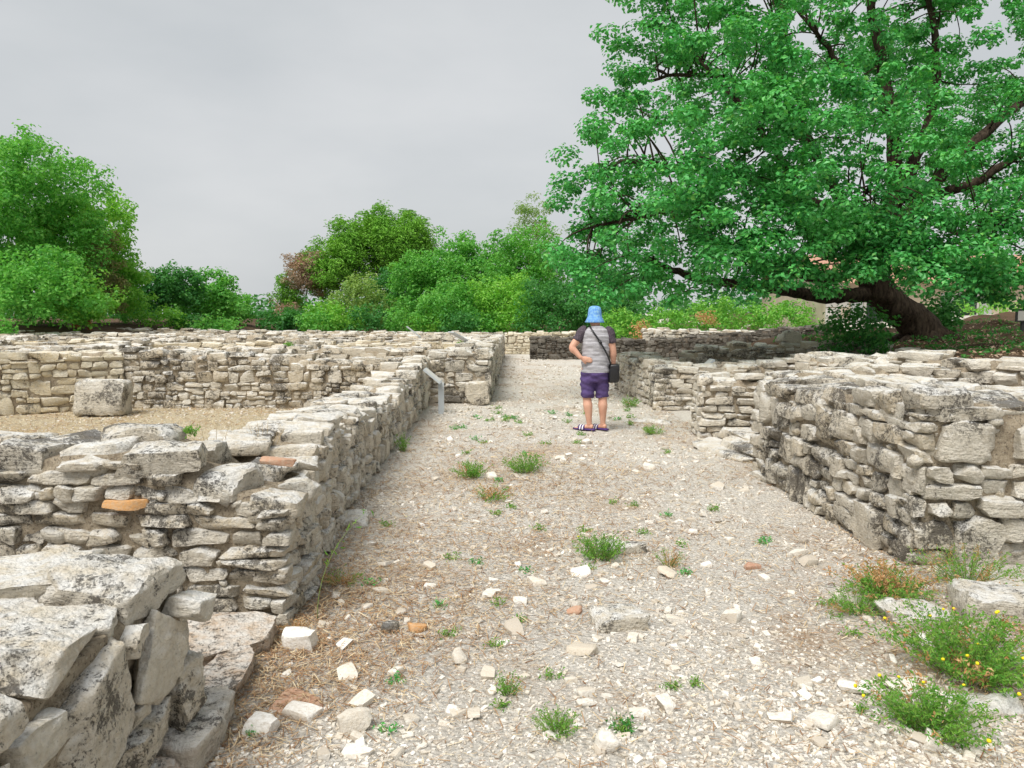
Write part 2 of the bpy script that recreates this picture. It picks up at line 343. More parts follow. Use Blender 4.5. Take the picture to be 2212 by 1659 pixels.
def wall(name, label, p0, p1, t, hs, mat, mortar, n=4, style='rubble', course=(0.09, 0.17), length=(0.14, 0.36), zmin=0.0, z0=0.0, ends='', cap=(0.09, 0.16), capl=(0.2, 0.48), back=False, proud=0.035, ragged=0.035, limit=290, infill=0, keep=None, group=None, cat='wall', tight=1.0):
    """front face runs p0->p1 and looks to its right-hand side; the body lies on the left-hand side"""
    p0, p1 = np.array(p0, float), np.array(p1, float); Lw = np.linalg.norm(p1 - p0); u = (p1 - p0) / Lw; v = np.array((-u[1], u[0]))
    hs = np.array(hs, float); sk = np.linspace(0, 1, len(hs)); rag = Waves(6, 0.5, 2.2, int(rng.integers(1e6)), 1)
    hf = lambda s: np.interp(np.clip(s / Lw, 0, 1), sk, hs) + rag(np.atleast_2d(np.clip(s, 0, Lw)).T)[0] * ragged
    root = empty(name, (*(p0 + p1) / 2, z0)); tag(root, label, cat, group, 'thing'); hd = math.atan2(u[1], u[0])
    w3 = lambda s, d, z: np.array((*(p0 + u * s + v * d), z0 + z))
    specs = []; capm = sum(cap) / 2
    def facestones(length_, put, heading, hfun):
        for s, z, l, h in layout(length_, hs.max() + 0.1, style, course, length):
            s0, s1 = max(s - l / 2, -0.02), min(s + l / 2, length_ + 0.02)
            if s1 - s0 < 0.05: continue
            s, l = (s0 + s1) / 2, s1 - s0; top = hfun(s) - capm * 0.75
            if z - h / 2 > top - 0.03 or z + h / 2 < zmin: continue
            if z + h / 2 > top: h2 = top - (z - h / 2); z = z - h / 2 + h2 / 2; h = h2
            if h < 0.035: continue
            dp = U(0.16, 0.24); pr = U(-0.012, proud)
            c = put(s + U(-0.006, 0.006), dp / 2 - pr, z + U(-0.006, 0.006))
            specs.append((c, (l / 2 * U(tight - 0.07, tight + 0.03), dp / 2, h / 2 * U(tight - 0.09, tight + 0.03)), rotm(U(-0.06, 0.06), U(-0.05, 0.05), heading + U(-0.07, 0.07))))
    facestones(Lw, w3, hd, lambda s: float(hf(s)))
    if 's' in ends: facestones(t - 0.12, lambda s, d, z: w3(d, 0.1 + s, z), hd + math.pi / 2, lambda s: float(hf(0)))
    if 'e' in ends: facestones(t - 0.12, lambda s, d, z: w3(Lw - d, 0.1 + s, z), hd + math.pi / 2, lambda s: float(hf(Lw)))
    if back: facestones(Lw, lambda s, d, z: w3(s, t - d, z), hd, lambda s: float(hf(s)))
    nv = max(1, round(t / 0.3)); edges = np.linspace(0, t, nv + 1)
    for i in range(nv):                                  # the stones along the top
        s = U(-0.15, 0)
        while s < Lw:
            l = U(*capl); s0, s1 = max(s, -0.03), min(s + l, Lw + 0.03); s += l
            if s1 - s0 < 0.08: continue
            th = U(*cap); w = (edges[i + 1] - edges[i]) * U(0.92, 1.12); m = (s0 + s1) / 2
            zc = float(hf(m)) - th / 2 + U(-0.045, 0.03)
            specs.append((w3(m, (edges[i] + edges[i + 1]) / 2 + U(-0.03, 0.03), zc), ((s1 - s0) / 2 * U(0.94, 1.04), w / 2, th / 2), rotm(U(-0.09, 0.09), U(-0.07, 0.07), hd + U(-0.15, 0.15))))
    if keep: specs = [q for q in specs if keep(q[0])]
    place_stones(root, specs, mat, n, limit)
    ns, mz, mv = max(3, int(Lw / 0.12)), 7, 6; rec = 0.04       # mortar and rubble core
    ring = [(rec, f) for f in np.linspace(0, 1, mz)] + [(rec + (t - 2 * rec) * f, 1.0) for f in np.linspace(0, 1, mv)[1:-1]] + [(t - rec, f) for f in np.linspace(1, 0, mz)]
    rd = np.array([q[0] for q in ring]); rz = np.array([q[1] for q in ring]); V = []
    ss = np.linspace(rec, Lw - rec, ns)
    for s in ss:
        top = max(float(hf(s)) - 0.06, 0.05); V.append(np.stack([p0[0] + u[0] * s + v[0] * rd, p0[1] + u[1] * s + v[1] * rd, rz * top], 1))
    V = np.concatenate(V); V[:, 2] += z0; jn = _nz1(V * 1.3); V[:, :2] += np.outer(jn, v) * 0.022; V[:, 2] += np.where(V[:, 2] > z0 + 0.02, _nz1(V + 9.1) * 0.025, -0.03)
    m = len(ring); j = np.arange(m - 1); Q = np.concatenate([np.stack([i * m + j, (i + 1) * m + j, (i + 1) * m + j + 1, i * m + j + 1], 1) for i in range(ns - 1)])
    caps = np.array([np.arange(m)[::-1][:m], (ns - 1) * m + np.arange(m)])
    link('mortar', mesh('mortar', V - np.array(root.location), [Q, caps]), mortar, root)
    if infill:                                            # pinning stones pressed into the joints
        sp = []
        for _ in range(int(infill)):
            s = U(0, Lw); z = U(max(zmin, 0.02), max(float(hf(s)) - 0.08, zmin + 0.05)); a = U(0.015, 0.035)
            sp.append((w3(s, U(0.015, 0.05), z), (a * U(0.8, 1.8), a, a * U(0.6, 1.1)), rotm(U(-0.5, 0.5), U(-0.5, 0.5), hd + U(-0.4, 0.4))))
        V, Q = stone_verts([q[1] for q in sp], 2); V = np.einsum('nij,nvj->nvi', np.array([q[2] for q in sp]), V) + np.array([q[0] for q in sp])[:, None] - np.array(root.location)
        tag(link('pinning_stones', mesh('pinning_stones', V.reshape(-1, 3), (Q[None] + (np.arange(len(sp)) * V.shape[1])[:, None, None]).reshape(-1, 4)), mat, root), kind='stuff')
    return root
# ------------------------------------------------------------------ ground
sst = lambda a, b, x: np.clip((x - a) / (b - a), 0, 1) ** 2 * (3 - 2 * np.clip((x - a) / (b - a), 0, 1))
_g1, _g2, _g3 = Waves(10, 0.15, 0.8, 21, 2), Waves(12, 1.5, 6, 22, 2), Waves(8, 0.25, 1.1, 23, 2)
def gh(x, y):
    x = np.asarray(x, float); y = np.asarray(y, float); P = np.stack([x.ravel(), y.ravel()], 1)
    z = (_g1(P) * 0.012 + _g2(P) * 0.006).reshape(x.shape)
    d = np.minimum((x - 4.4) * 0.797 + (y - 11.5) * 0.603, (x - 6.3) + 3 * np.maximum(0, 11.5 - y))
    m = (sst(0.15, 0.9, d) * 0.78 + np.clip(d / 12, 0, 1) * 0.75) * (1 - sst(21, 27, y) * (1 - sst(11, 14, x)))
    m = m * (1 + 0.10 * _g3(P).reshape(x.shape))
    b = sst(-11, -19, x) * sst(22, 29, y) * 1.15
    e = sst(2.0, 2.6, x) * sst(5.2, 4.4, y) * 0.05
    return z + m + b + e
def axis(dense0, dense1, step, lo, hi, grow=1.16):
    a = list(np.arange(dense0, dense1 + 1e-6, step)); s = step
    while a[-1] < hi: s *= grow; a.append(a[-1] + s)
    s = step
    while a[0] > lo: s *= grow; a.insert(0, a[0] - s)
    return np.array(a)
X, Y = np.meshgrid(axis(-2.2, 3.2, 0.06, -500, 500, 1.12), axis(2.2, 8.0, 0.07, -60, 900, 1.08))
Vg = np.stack([X.ravel(), Y.ravel(), gh(X, Y).ravel()], 1); ny, nx = X.shape
i, j = np.meshgrid(np.arange(ny - 1), np.arange(nx - 1), indexing='ij'); a = (i * nx + j).ravel()
tag(link('ground', mesh('ground', Vg, np.stack([a, a + 1, a + nx + 1, a + nx], 1)), M_GR), 'pale gravelly earth between the ruined walls', 'ground', kind='structure')
def sheet(name, label, xs, ys, mat, lift):
    X, Y = np.meshgrid(xs, ys); V = np.stack([X.ravel(), Y.ravel(), gh(X, Y).ravel() + lift], 1); ny, nx = X.shape
    i, j = np.meshgrid(np.arange(ny - 1), np.arange(nx - 1), indexing='ij'); a = (i * nx + j).ravel()
    return tag(link(name, mesh(name, V, np.stack([a, a + 1, a + nx + 1, a + nx], 1)), mat), label, 'ground', kind='structure')
sheet('room_ground', 'straw coloured dry earth inside the roofless room', np.linspace(-9.5, -1.75, 90), np.linspace(4.3, 13.0, 90), M_STRAW, 0.02)
sheet('mound_ground', 'brown leafy soil of the mound under the oak', np.linspace(5.0, 26, 130), np.linspace(6.5, 25.5, 130), M_SOIL, 0.09)
sheet('bank_ground', 'brown soil bank under the trees', np.linspace(-44, -12.5, 60), np.linspace(27.5, 46, 50), M_SOIL, 0.035)
sheet('shrub_ground', 'brown soil under the shrubs and trees beyond the ruins', np.concatenate([[-300, -120], np.linspace(-50, 60, 110), [150, 300]]), np.concatenate([np.linspace(33.9, 60, 40), np.linspace(65, 400, 20)]), M_SOIL, 0.05)

# ------------------------------------------------------------------ ruined walls
LFT, RGT = 'walls of the rooms west of the path', 'walls of the rooms east of the path'
wall('path_wall', 'long ruined rubble wall edging the path, clay shard on its near end', (-1.19, 4.34), (-1.37, 6.7), 0.66, [0.76, 0.82, 0.76], M_ST, M_MOR, n=7, course=(0.06, 0.14), length=(0.08, 0.27), cap=(0.06, 0.12), capl=(0.18, 0.42), proud=0.045, infill=160, ragged=0.045)
wall('path_wall', 'lower middle stretch of pale rubble wall between path and roofless room', (-1.37, 6.72), (-1.44, 11.0), 0.62, [0.76, 0.68, 0.66, 0.70], M_ST, M_MOR, n=5, course=(0.08, 0.14), length=(0.11, 0.26), proud=0.04, ragged=0.05)
wall('path_wall', 'short wall stub just behind the slanted information panel', (-1.42, 11.02), (-1.50, 13.8), 0.62, [0.78, 0.84, 0.86], M_ST, M_MOR, n=4, course=(0.08, 0.15), length=(0.13, 0.3), ragged=0.04, ends='s')
wall('cross_wall', 'flat coursed wall turning off the path, orange brick in its face', (-4.6, 3.98), (-1.16, 3.82), 0.60, [0.97, 0.95, 0.93, 0.94, 0.92, 0.70], M_GREY, M_MOR, n=6, style='coursed', course=(0.06, 0.115), length=(0.14, 0.36), cap=(0.10, 0.17), capl=(0.24, 0.5), infill=90, ragged=0.03, tight=0.99, ends='e', keep=lambda c: not (abs(c[0] + 1.97) < 0.14 and abs(c[2] - 0.627) < 0.05 and c[1] < 4.05))
wall('room_wall', 'mixed rubble back wall of the straw floored room', (-6.55, 12.85), (-1.5, 12.85), 0.60, [1.02, 0.95, 0.86, 0.82], M_GREY, M_MOR, n=4, course=(0.08, 0.15), length=(0.14, 0.36), ragged=0.03)
wall('room_wall', 'clean yellowish wall behind the squared limestone block', (-10.5, 10.3), (-6.5, 12.8), 0.65, [0.98, 0.97, 1.0], M_YEL, M_MOR, n=4, course=(0.09, 0.17), length=(0.16, 0.4), ragged=0.03)
wall('pier_wall', 'dark lichened blocky wall end jutting into the path past the panel', (-1.52, 13.84), (-0.4, 13.84), 0.9, [0.92, 0.97, 0.95], M_GREY, M_MOR, n=5, course=(0.12, 0.2), length=(0.2, 0.42), capl=(0.25, 0.5))
wall('path_wall', 'far stretch of wall along the narrowing path beyond the dark pier', (-0.4, 13.9), (-0.3, 29.5), 0.75, [0.95, 0.92, 0.88, 0.84], M_GREY, M_MOR, n=3, course=(0.10, 0.17), length=(0.18, 0.4), ragged=0.05)
for nm, lb, p0, p1, hs, mt, zm in [
    ('ridge_wall', 'first low wall row behind the roofless room', (-14.5, 16.6), (-1.1, 16.4), [0.96, 0.92, 0.9, 0.82, 0.86, 0.88], M_ST, 0.35),
    ('ridge_wall', 'second wall row of the ruin field, patched with yellow stones', (-16.5, 19.6), (-1.0, 19.2), [0.98, 0.9, 0.9, 0.84, 0.9, 0.86], M_YEL, 0.4),
    ('ridge_wall', 'third wall row across the ruin field, grey and ragged', (-19.5, 23.8), (-1.0, 23.2), [0.98, 0.95, 0.85, 0.92, 0.86, 0.9], M_GREY, 0.4),
    ('ridge_wall', 'fourth wall row with a small slanted panel behind it', (-23, 27.6), (-1.0, 27.2), [1.02, 0.95, 0.88, 0.9, 0.86], M_ST, 0.4),
    ('boundary_wall', 'farthest long wall below the western trees', (-27, 33.4), (-0.6, 32.4), [1.30, 1.06, 0.92, 0.86, 0.80], M_GREY, 0.3)]:
    wall(nm, lb, p0, p1, 0.8, hs, mt, M_MOR, n=2, course=(0.09, 0.18), length=(0.16, 0.5), capl=(0.25, 0.6), zmin=zm, ragged=0.05, group=LFT)
wall('dividing_wall', 'short wall running back between two western rooms', (-4.5, 13.5), (-4.6, 23), 0.7, [0.85, 0.9, 0.86], M_ST, M_MOR, n=2, zmin=0.4, ragged=0.05, group=LFT)
wall('dividing_wall', 'pale wall running back from the yellow wall corner', (-8.2, 13.2), (-9.6, 23.5), 0.8, [0.95, 0.92, 0.9], M_ST, M_MOR, n=2, zmin=0.4, ragged=0.05, group=LFT)
wall('dividing_wall', 'outermost wall running back at the western edge of the ruins', (-9.6, 11.8), (-14.5, 24), 0.8, [0.96, 0.95, 0.95], M_ST, M_MOR, n=2, zmin=0.4, ragged=0.05, group=LFT)
# right of the path
wall('corner_wall', 'tall grey rubble wall facing the path beside the orange weeds', (2.40, 7.6), (2.50, 4.72), 0.78, [0.92, 1.0, 1.08], M_GREY, M_MOR, n=6, course=(0.13, 0.2), length=(0.15, 0.34), capl=(0.22, 0.5), cap=(0.1, 0.18), proud=0.045, infill=90)
wall('corner_wall', 'front of the tall grey corner wall, built of large squared blocks', (2.50, 4.66), (5.6, 4.62), 0.85, [1.09, 1.08, 1.08], M_GREY, M_MOR, n=7, course=(0.12, 0.185), length=(0.22, 0.5), capl=(0.3, 0.62), cap=(0.1, 0.17), proud=0.04, infill=60, tight=0.96)
wall('jamb_wall', 'thin coursed wall end behind the two curved stone steps', (2.42, 9.75), (6.2, 9.6), 0.66, [0.80, 0.86, 0.95, 1.0], M_ST, M_MOR, n=5, style='coursed', course=(0.07, 0.12), length=(0.16, 0.4), ends='s', ragged=0.03)
wall('jamb_wall', 'low wall end with thin level courses past the doorway gap', (2.42, 12.7), (7.0, 12.7), 0.7, [0.70, 0.8, 0.9, 0.98], M_ST, M_MOR, n=4, style='coursed', course=(0.07, 0.13), length=(0.16, 0.36), ragged=0.03)
wall('path_wall', 'pale rubble wall just behind the standing man', (2.20, 16.4), (2.40, 12.72), 0.66, [0.80, 0.80, 0.74], M_ST, M_MOR, n=4, course=(0.09, 0.15), length=(0.12, 0.28), ragged=0.04)
wall('room_wall', 'grey rubble wall carrying one large pale block on top', (3.4, 15.6), (7.2, 14.6), 0.75, [0.86, 1.0, 1.06, 1.04], M_GREY, M_MOR, n=4, course=(0.09, 0.16), length=(0.16, 0.4), zmin=0.2, ragged=0.04)
wall('retaining_wall', 'ragged top of the wall holding back the brown mound', (4.3, 11.7), (7.6, 7.3), 0.85, [0.98, 1.04, 1.04, 1.06], M_ST, M_MOR, n=5, course=(0.1, 0.18), length=(0.18, 0.44), capl=(0.28, 0.65), zmin=0.2, ragged=0.05)
wall('link_wall', 'broad wall top running back from the tall corner wall', (3.25, 9.7), (3.35, 5.4), 0.9, [0.9, 0.93, 0.98], M_ST, M_MOR, n=5, zmin=0.5, capl=(0.28, 0.6), ragged=0.05)
wall('shaded_wall', 'long dark wall across the end of the path, oak shade in its colour', (0.66, 27.0), (11.6, 27.0), 0.7, [0.80, 0.82, 0.70, 0.80, 0.92, 1.16, 1.26], M_DARK, M_MORD, n=3, course=(0.09, 0.16), length=(0.18, 0.45), ragged=0.03, ends='s')
wall('end_wall', 'yellowish wall closing the far end of the path', (-0.6, 30.6), (2.6, 30.6), 0.7, [0.86, 0.9, 0.88], M_YEL, M_MOR, n=3, course=(0.1, 0.16), length=(0.2, 0.4))
wall('far_wall', 'sunlit pale wall top showing behind the shaded wall', (4.9, 28.6), (10.4, 28.6), 0.6, [1.06, 1.0, 1.04], M_ST, M_MOR, n=3, zmin=0.6, course=(0.1, 0.16), length=(0.2, 0.45))

# nearest wall end, its large stones set one by one
root = tag(empty('foreground_wall', (-1.6, 2.2, 0)), 'nearest wall end with big white capping stones, cut off by the frame', 'wall')
D = [  # centre, half sizes, tilts (x, y, z)
    ((-1.74, 2.63, 0.665), (0.24, 0.21, 0.080), (0.03, -0.04, 0.15)), ((-1.37, 2.58, 0.668), (0.165, 0.175, 0.085), (-0.05, 0.07, -0.12)), ((-1.64, 2.27, 0.650), (0.20, 0.15, 0.055), (0.02, 0.02, 0.08)),
    ((-1.41, 2.03, 0.652), (0.19, 0.17, 0.055), (0.0, 0.03, 0.04)), ((-1.42, 1.68, 0.648), (0.20, 0.17, 0.055), (0.02, 0.03, -0.06)), ((-1.79, 1.92, 0.645), (0.18, 0.21, 0.055), (0, 0.02, 0.1)),
    ((-1.79, 1.50, 0.645), (0.18, 0.2, 0.055), (0, 0, 0)), ((-2.10, 2.25, 0.64), (0.16, 0.3, 0.06), (0, 0, 0.1)), ((-2.12, 2.75, 0.64), (0.18, 0.2, 0.06), (0, 0, 0.2)), ((-1.36, 2.31, 0.625), (0.11, 0.10, 0.05), (0.1, 0.1, 0.3)),
    ((-1.225, 2.17, 0.42), (0.055, 0.19, 0.165), (0.38, 0.0, 0.06)), ((-1.20, 2.52, 0.44), (0.045, 0.115, 0.15), (-0.55, 0.0, -0.12)), ((-1.15, 2.69, 0.555), (0.065, 0.10, 0.042), (-0.2, 0.1, -0.1)),
    ((-1.225, 1.87, 0.51), (0.045, 0.09, 0.05), (0.1, 0, 0)), ((-1.225, 1.83, 0.34), (0.045, 0.12, 0.055), (-0.5, 0, 0.05)), ((-1.225, 1.62, 0.45), (0.05, 0.11, 0.08), (0.1, 0, 0)),
    ((-1.225, 2.42, 0.19), (0.05, 0.15, 0.07), (0.15, 0, 0)), ((-1.22, 2.08, 0.15), (0.055, 0.16, 0.075), (-0.08, 0, 0.03)), ((-1.225, 1.75, 0.16), (0.05, 0.13, 0.075), (0.2, 0, 0)), ((-1.19, 2.68, 0.24), (0.06, 0.10, 0.12), (0.1, 0, -0.1)),
    ((-1.225, 2.40, 0.32), (0.04, 0.06, 0.035), (0.3, 0, 0)), ((-1.225, 2.00, 0.285), (0.04, 0.07, 0.035), (0.1, 0, 0)), ((-1.22, 2.37, 0.565), (0.045, 0.07, 0.04), (0.3, 0, 0.1)), ((-1.225, 2.33, 0.08), (0.05, 0.10, 0.05), (0, 0, 0)), ((-1.5, 2.83, 0.3), (0.28, 0.05, 0.2), (0, 0, 0))]
place_stones(root, [(np.array(c), h, rotm(*r)) for c, h, r in D], M_ST, 16, warp=0.17, chops=11, rough=1.0, k=20)
for c, h in (((-1.55, 2.12, 0.295), (0.315, 0.68, 0.325)), ((-2.25, 2.1, 0.29), (0.42, 0.72, 0.315))):
    V, Q = stone_verts([h], 26, warp=0.02, chops=0, rough=1.1, k=30); link('mortar', mesh('mortar', V[0] + np.array(c) - np.array(root.location), Q), M_MOR, root)
root = tag(empty('threshold', (-1.35, 3.3, 0)), 'lichened stone threshold in the doorway between the two near wall ends', 'threshold')
M_LICH = stone_mat('threshold_stone', (0.60, 0.54, 0.44), (0.64, 0.57, 0.47), (0.55, 0.34, 0.19), 0.42, 0.6)
place_stones(root, [(np.array(c), h, rotm(*r)) for c, h, r in [
    ((-1.52, 3.52, 0.03), (0.36, 0.22, 0.07), (0.02, 0, 0.05)), ((-1.24, 3.18, 0.03), (0.10, 0.26, 0.075), (0, 0.04, 0.05)), ((-1.58, 3.12, 0.02), (0.30, 0.20, 0.065), (0.0, 0.02, -0.1)),
    ((-1.22, 2.86, 0.035), (0.12, 0.10, 0.08), (0.05, 0.06, 0.1)), ((-1.17, 2.64, 0.045), (0.09, 0.14, 0.08), (0.0, 0.08, -0.05)), ((-1.16, 2.38, 0.03), (0.08, 0.13, 0.07), (0, 0, 0.1)), ((-2.1, 3.3, 0.0), (0.25, 0.4, 0.06), (0, 0, 0))]], M_LICH, 10, name='slab', warp=0.14)
def loose(name, label, pos, half, rot, mat, n=7, group=None, sink=0.25, cat='stone', **kw):
    V, Q = stone_verts([half], n, **kw); V = V[0] @ rotm(*rot).T; z = float(gh(pos[0], pos[1])) if len(pos) < 3 else pos[2]
    zz = -V[:, 2].min() - sink * (V[:, 2].max() - V[:, 2].min())
    me = mesh(name, V, Q); me.set_sharp_from_angle(angle=R(38))
    return tag(link(name, me, mat, None, (pos[0], pos[1], z + zz)), label, cat, group)
root = tag(empty('stone_steps', (2.6, 8.7, 0)), 'two worn curved stone steps in the doorway of the eastern wall', 'steps')
place_stones(root, [(np.array(c), h, rotm(*r)) for c, h, r in [((2.52, 8.75, 0.02), (0.24, 0.60, 0.05), (0, 0.02, 0.30)), ((2.78, 8.55, 0.09), (0.26, 0.60, 0.07), (0, 0.03, 0.12)), ((2.48, 9.40, 0.02), (0.15, 0.24, 0.05), (0, 0, 0.2)), ((2.95, 9.1, 0.12), (0.4, 0.45, 0.07), (0, 0.02, 0.1))]], M_ST, 8, name='step', warp=0.2)
loose('squared_block', 'squared grey limestone block standing alone on the room floor', (-6.42, 12.05, 0.0), (0.37, 0.27, 0.28), (0.0, 0.03, 0.12), M_GREY, 9, sink=0.03, cat='stone block', warp=0.07, chops=3)
loose('capping_block', 'large pale block lying on the grey wall below the oak', (5.55, 15.35, 1.02), (0.24, 0.18, 0.13), (0, 0.05, 0.1), M_ST, 7, sink=0.1, cat='stone block', warp=0.1)
loose('capping_block', 'squat pale block on the dark lichened pier', (-0.62, 13.6, 0.0), (0.21, 0.13, 0.20), (0, 0, 0.05), M_GREY, 7, sink=0.02, cat='stone block', warp=0.08)
loose('clay_shard', 'red clay shard lying on the near wall top', (-1.24, 4.02, 0.80), (0.085, 0.03, 0.02), (0.1, 0.1, 0.1), M_BRICK, 5, sink=0.1, cat='shard')
M_ORB = chip_mat('orange_brick', [(0.0, (0.62, 0.34, 0.14)), (1.0, (0.58, 0.29, 0.11))])
loose('brick', 'orange brick set in the face of the coursed cross wall', (-1.97, 3.88, 0.605), (0.105, 0.07, 0.024), (0, 0.03, 0), M_ORB, 5, sink=0.0, cat='brick', warp=0.08)
for lb, p, h in [('largest rounded grey boulder beside the flowering weed', (2.62, 3.92), (0.27, 0.2, 0.13)), ('flat half buried boulder in front of the orange weeds', (2.16, 3.92), (0.23, 0.13, 0.08)), ('grey boulder behind the middle green tuft on the path', (0.72, 5.12), (0.16, 0.11, 0.08)),
                 ('half buried pale stone in the middle of the path', (0.53, 3.86), (0.14, 0.12, 0.07)), ('dark weathered stone under the larger flowering weed', (1.92, 3.02), (0.15, 0.09, 0.06)), ('pale stone at the frame edge beside the flowering weed', (2.42, 3.3), (0.16, 0.13, 0.07)),
                 ('rough block at the foot of the path wall', (-1.19, 5.72), (0.10, 0.13, 0.10)), ('flat slab lying in the path near the man', (2.05, 11.3), (0.30, 0.16, 0.06))]:
    loose('boulder', lb, p, h, (U(-0.1, 0.1), U(-0.1, 0.1), U(-0.3, 0.3)), M_GREY, 9, sink=0.56, warp=0.2)
# ------------------------------------------------------------------ trees and shrubs
def leaf_arrays(P, Nrm, size, aspect=0.6, jit=0.3):
    """P centres, Nrm facing: folded diamond leaves -> V, T"""
    n = len(P); Nrm = Nrm / (np.linalg.norm(Nrm, axis=1)[:, None] + 1e-9)
    d = rng.normal(size=(n, 3)); d -= Nrm * (d * Nrm).sum(1)[:, None]; d /= np.linalg.norm(d, axis=1)[:, None] + 1e-9
    s = np.cross(Nrm, d); sz = size * rng.uniform(1 - jit, 1 + jit, n)[:, None]
    f = Nrm * (sz * 0.16)
    V = np.stack([P - d * sz * 0.5, P + s * sz * aspect * 0.5 + f + d * sz * 0.08, P + d * sz * 0.5, P - s * sz * aspect * 0.5 + f + d * sz * 0.08], 1).reshape(-1, 3)
    b = np.arange(n) * 4
    return V, np.concatenate([np.stack([b, b + 1, b + 2], 1), np.stack([b, b + 2, b + 3], 1)])
def puffs(cen, rad, per, flat=0.7, upw=0.7):
    """leaf positions and facings around cluster centres"""
    k = len(cen); c = np.repeat(cen, per, 0); r = np.repeat(rad, per)
    d = rng.normal(size=(k * per, 3)); d /= np.linalg.norm(d, axis=1)[:, None]
    q = rng.uniform(0.25, 1.0, k * per) ** 0.6; off = d * (r * q)[:, None]; off[:, 2] *= flat
    nr = d * 0.7 + rng.normal(size=d.shape) * 0.5; nr[:, 2] += upw
    return c + off, nr
def lobe_points(lobes, dens, inner=0.45):
    out, rr = [], []
    for c, r in lobes:
        r = np.array(r if not np.isscalar(r) else (r, r, r * 0.85)); m = max(3, int(dens * (r.prod() ** (2 / 3))))
        d = rng.normal(size=(m, 3)); d /= np.linalg.norm(d, axis=1)[:, None]; q = rng.uniform(inner, 1.0, m) ** 0.7
        out.append(np.asarray(c) + d * r * q[:, None]); rr.append(np.full(m, r.mean()))
    return np.concatenate(out), np.concatenate(rr)
def crown_part(root, cen, rad, per, size, mat, aspect=0.62, flat=0.7, upw=0.7, name='crown'):
    P, Nn = puffs(cen, rad, per, flat, upw); V, T = leaf_arrays(P, Nn, size, aspect)
    return tag(link(name, mesh(name, V - np.array(root.location), T, False), mat, root), kind='stuff')
def branch_mesh(mb, a, b, r0, r1, seg=5, n=5, sag=0.12):
    a, b = np.asarray(a, float), np.asarray(b, float); Lb = np.linalg.norm(b - a)
    mid = (a + b) / 2 + rng.normal(size=3) * Lb * sag * 0.6 + np.array((0, 0, Lb * sag)); mb.tube(bez(a, mid, b, n), np.linspace(r0, r1, n), seg, cap=False)
def tree(name, label, base, crown_c, rxyz, mat, leaf=0.2, dens=15, per=22, nl=11, cl=(0.4, 0.7), trunk=0.16, bark=M_BARKG, lob=0.5, group=None, low=-0.9, multi=1, cat='tree', flat=0.7, aspect=0.62, upw=0.7, inner=0.45):
    base = np.asarray(base, float); base[2] = float(gh(base[0], base[1])); root = tag(empty(name, base), label, cat, group)
    cc, rr = np.asarray(crown_c, float), np.asarray(rxyz, float); lobes = [(cc, rr * 0.55)]; nl2 = int(nl * 1.9)
    for i in range(nl2):
        z = low + (0.97 - low) * (i + 0.5) / nl2; th = i * 2.4 + U(-0.5, 0.5); q = math.sqrt(max(0.05, 1 - z * z)) if z > 0 else 1 - 0.25 * abs(z)
        f = U(0.62, 0.92); lobes.append((cc + rr * np.array((math.cos(th) * q, math.sin(th) * q, z)) * f, rr.mean() * lob * U(0.45, 0.95) * np.array((1, 1, 0.78))))
    if cat == 'tree': per = int(per * 1.75); leaf *= 0.86; inner = 0.62; cl = (cl[0] * 0.75, cl[1] * 0.8)
    cen, _ = lobe_points(lobes, dens * 1.55, inner); out = rng.random(len(cen)) < 0.05; cen[out] = cc + (cen[out] - cc) * rng.uniform(1.05, 1.22, (out.sum(), 1)); cen = cen[cen[:, 2] > base[2] + 0.25]
    crown_part(root, cen, rng.uniform(*cl, len(cen)), per, leaf, mat, aspect, flat, upw)
    mb = MB()
    for k in range(multi):
        tb = base + (np.array((U(-0.4, 0.4), U(-0.4, 0.4), -0.05)) if multi > 1 else np.array((0, 0, -0.05)))
        mb.tube(spline([tb, (tb * 0.55 + cc * 0.45) + rng.normal(size=3) * 0.12 * rr.mean() * (0.6 if multi == 1 else 1), cc + np.array((0, 0, rr[2] * 0.35)) + rng.normal(size=3) * 0.2 * (multi > 1)], 5), np.linspace(trunk, trunk * 0.3, 11), 7)
    fork = base * 0.5 + cc * 0.5
    for c, r in lobes[1::2]: branch_mesh(mb, fork + rng.normal(size=3) * 0.1, c, trunk * 0.42, trunk * 0.1)
    mb.build('trunk', bark, root)
    return root
def dtree(name, label, x, top, bottom, hw, Yd, mat, **kw):
    """a tree given by where its crown stands: middle, top and foot of the crown, half width, distance"""
    c = aty(x, (top + bottom) / 2, Yd); s = Yd / 1661.0; rz = (bottom - top) / 2 * s
    return tree(name, label, (c[0], Yd, 0), c, (hw * s, hw * s * kw.pop('deep', 0.9), rz), mat, **kw)
WT, CT = 'trees on the western side', 'trees beyond the end of the path'
dtree('broadleaf_tree', 'tallest tree at the western edge of the ruins, fresh green', 40, 265, 700, 165, 31, M_MID, leaf=0.19, dens=20, nl=16, trunk=0.28, lob=0.42, group=WT, bark=M_BARK)
dtree('broadleaf_tree', 'tree stepping down behind the tallest western tree', 168, 392, 705, 128, 34, M_LIME, leaf=0.19, dens=20, nl=14, trunk=0.2, lob=0.42, group=WT, bark=M_BARK)
dtree('broadleaf_tree', 'shorter bright tree with several thin stems showing at its foot', 245, 515, 690, 62, 35, M_LIME, leaf=0.19, dens=20, nl=10, trunk=0.12, multi=4, group=WT, bark=M_BARK)
dtree('broadleaf_tree', 'low spreading tree in front of the tallest western tree', 70, 545, 712, 120, 28, M_MID, leaf=0.17, dens=20, nl=12, trunk=0.16, group=WT, bark=M_BARK)
dtree('broadleaf_tree', 'small round tree above the brick coloured post', 178, 600, 706, 66, 29.5, M_LIME, leaf=0.16, dens=20, nl=9, trunk=0.1, group=WT, bark=M_BARK)
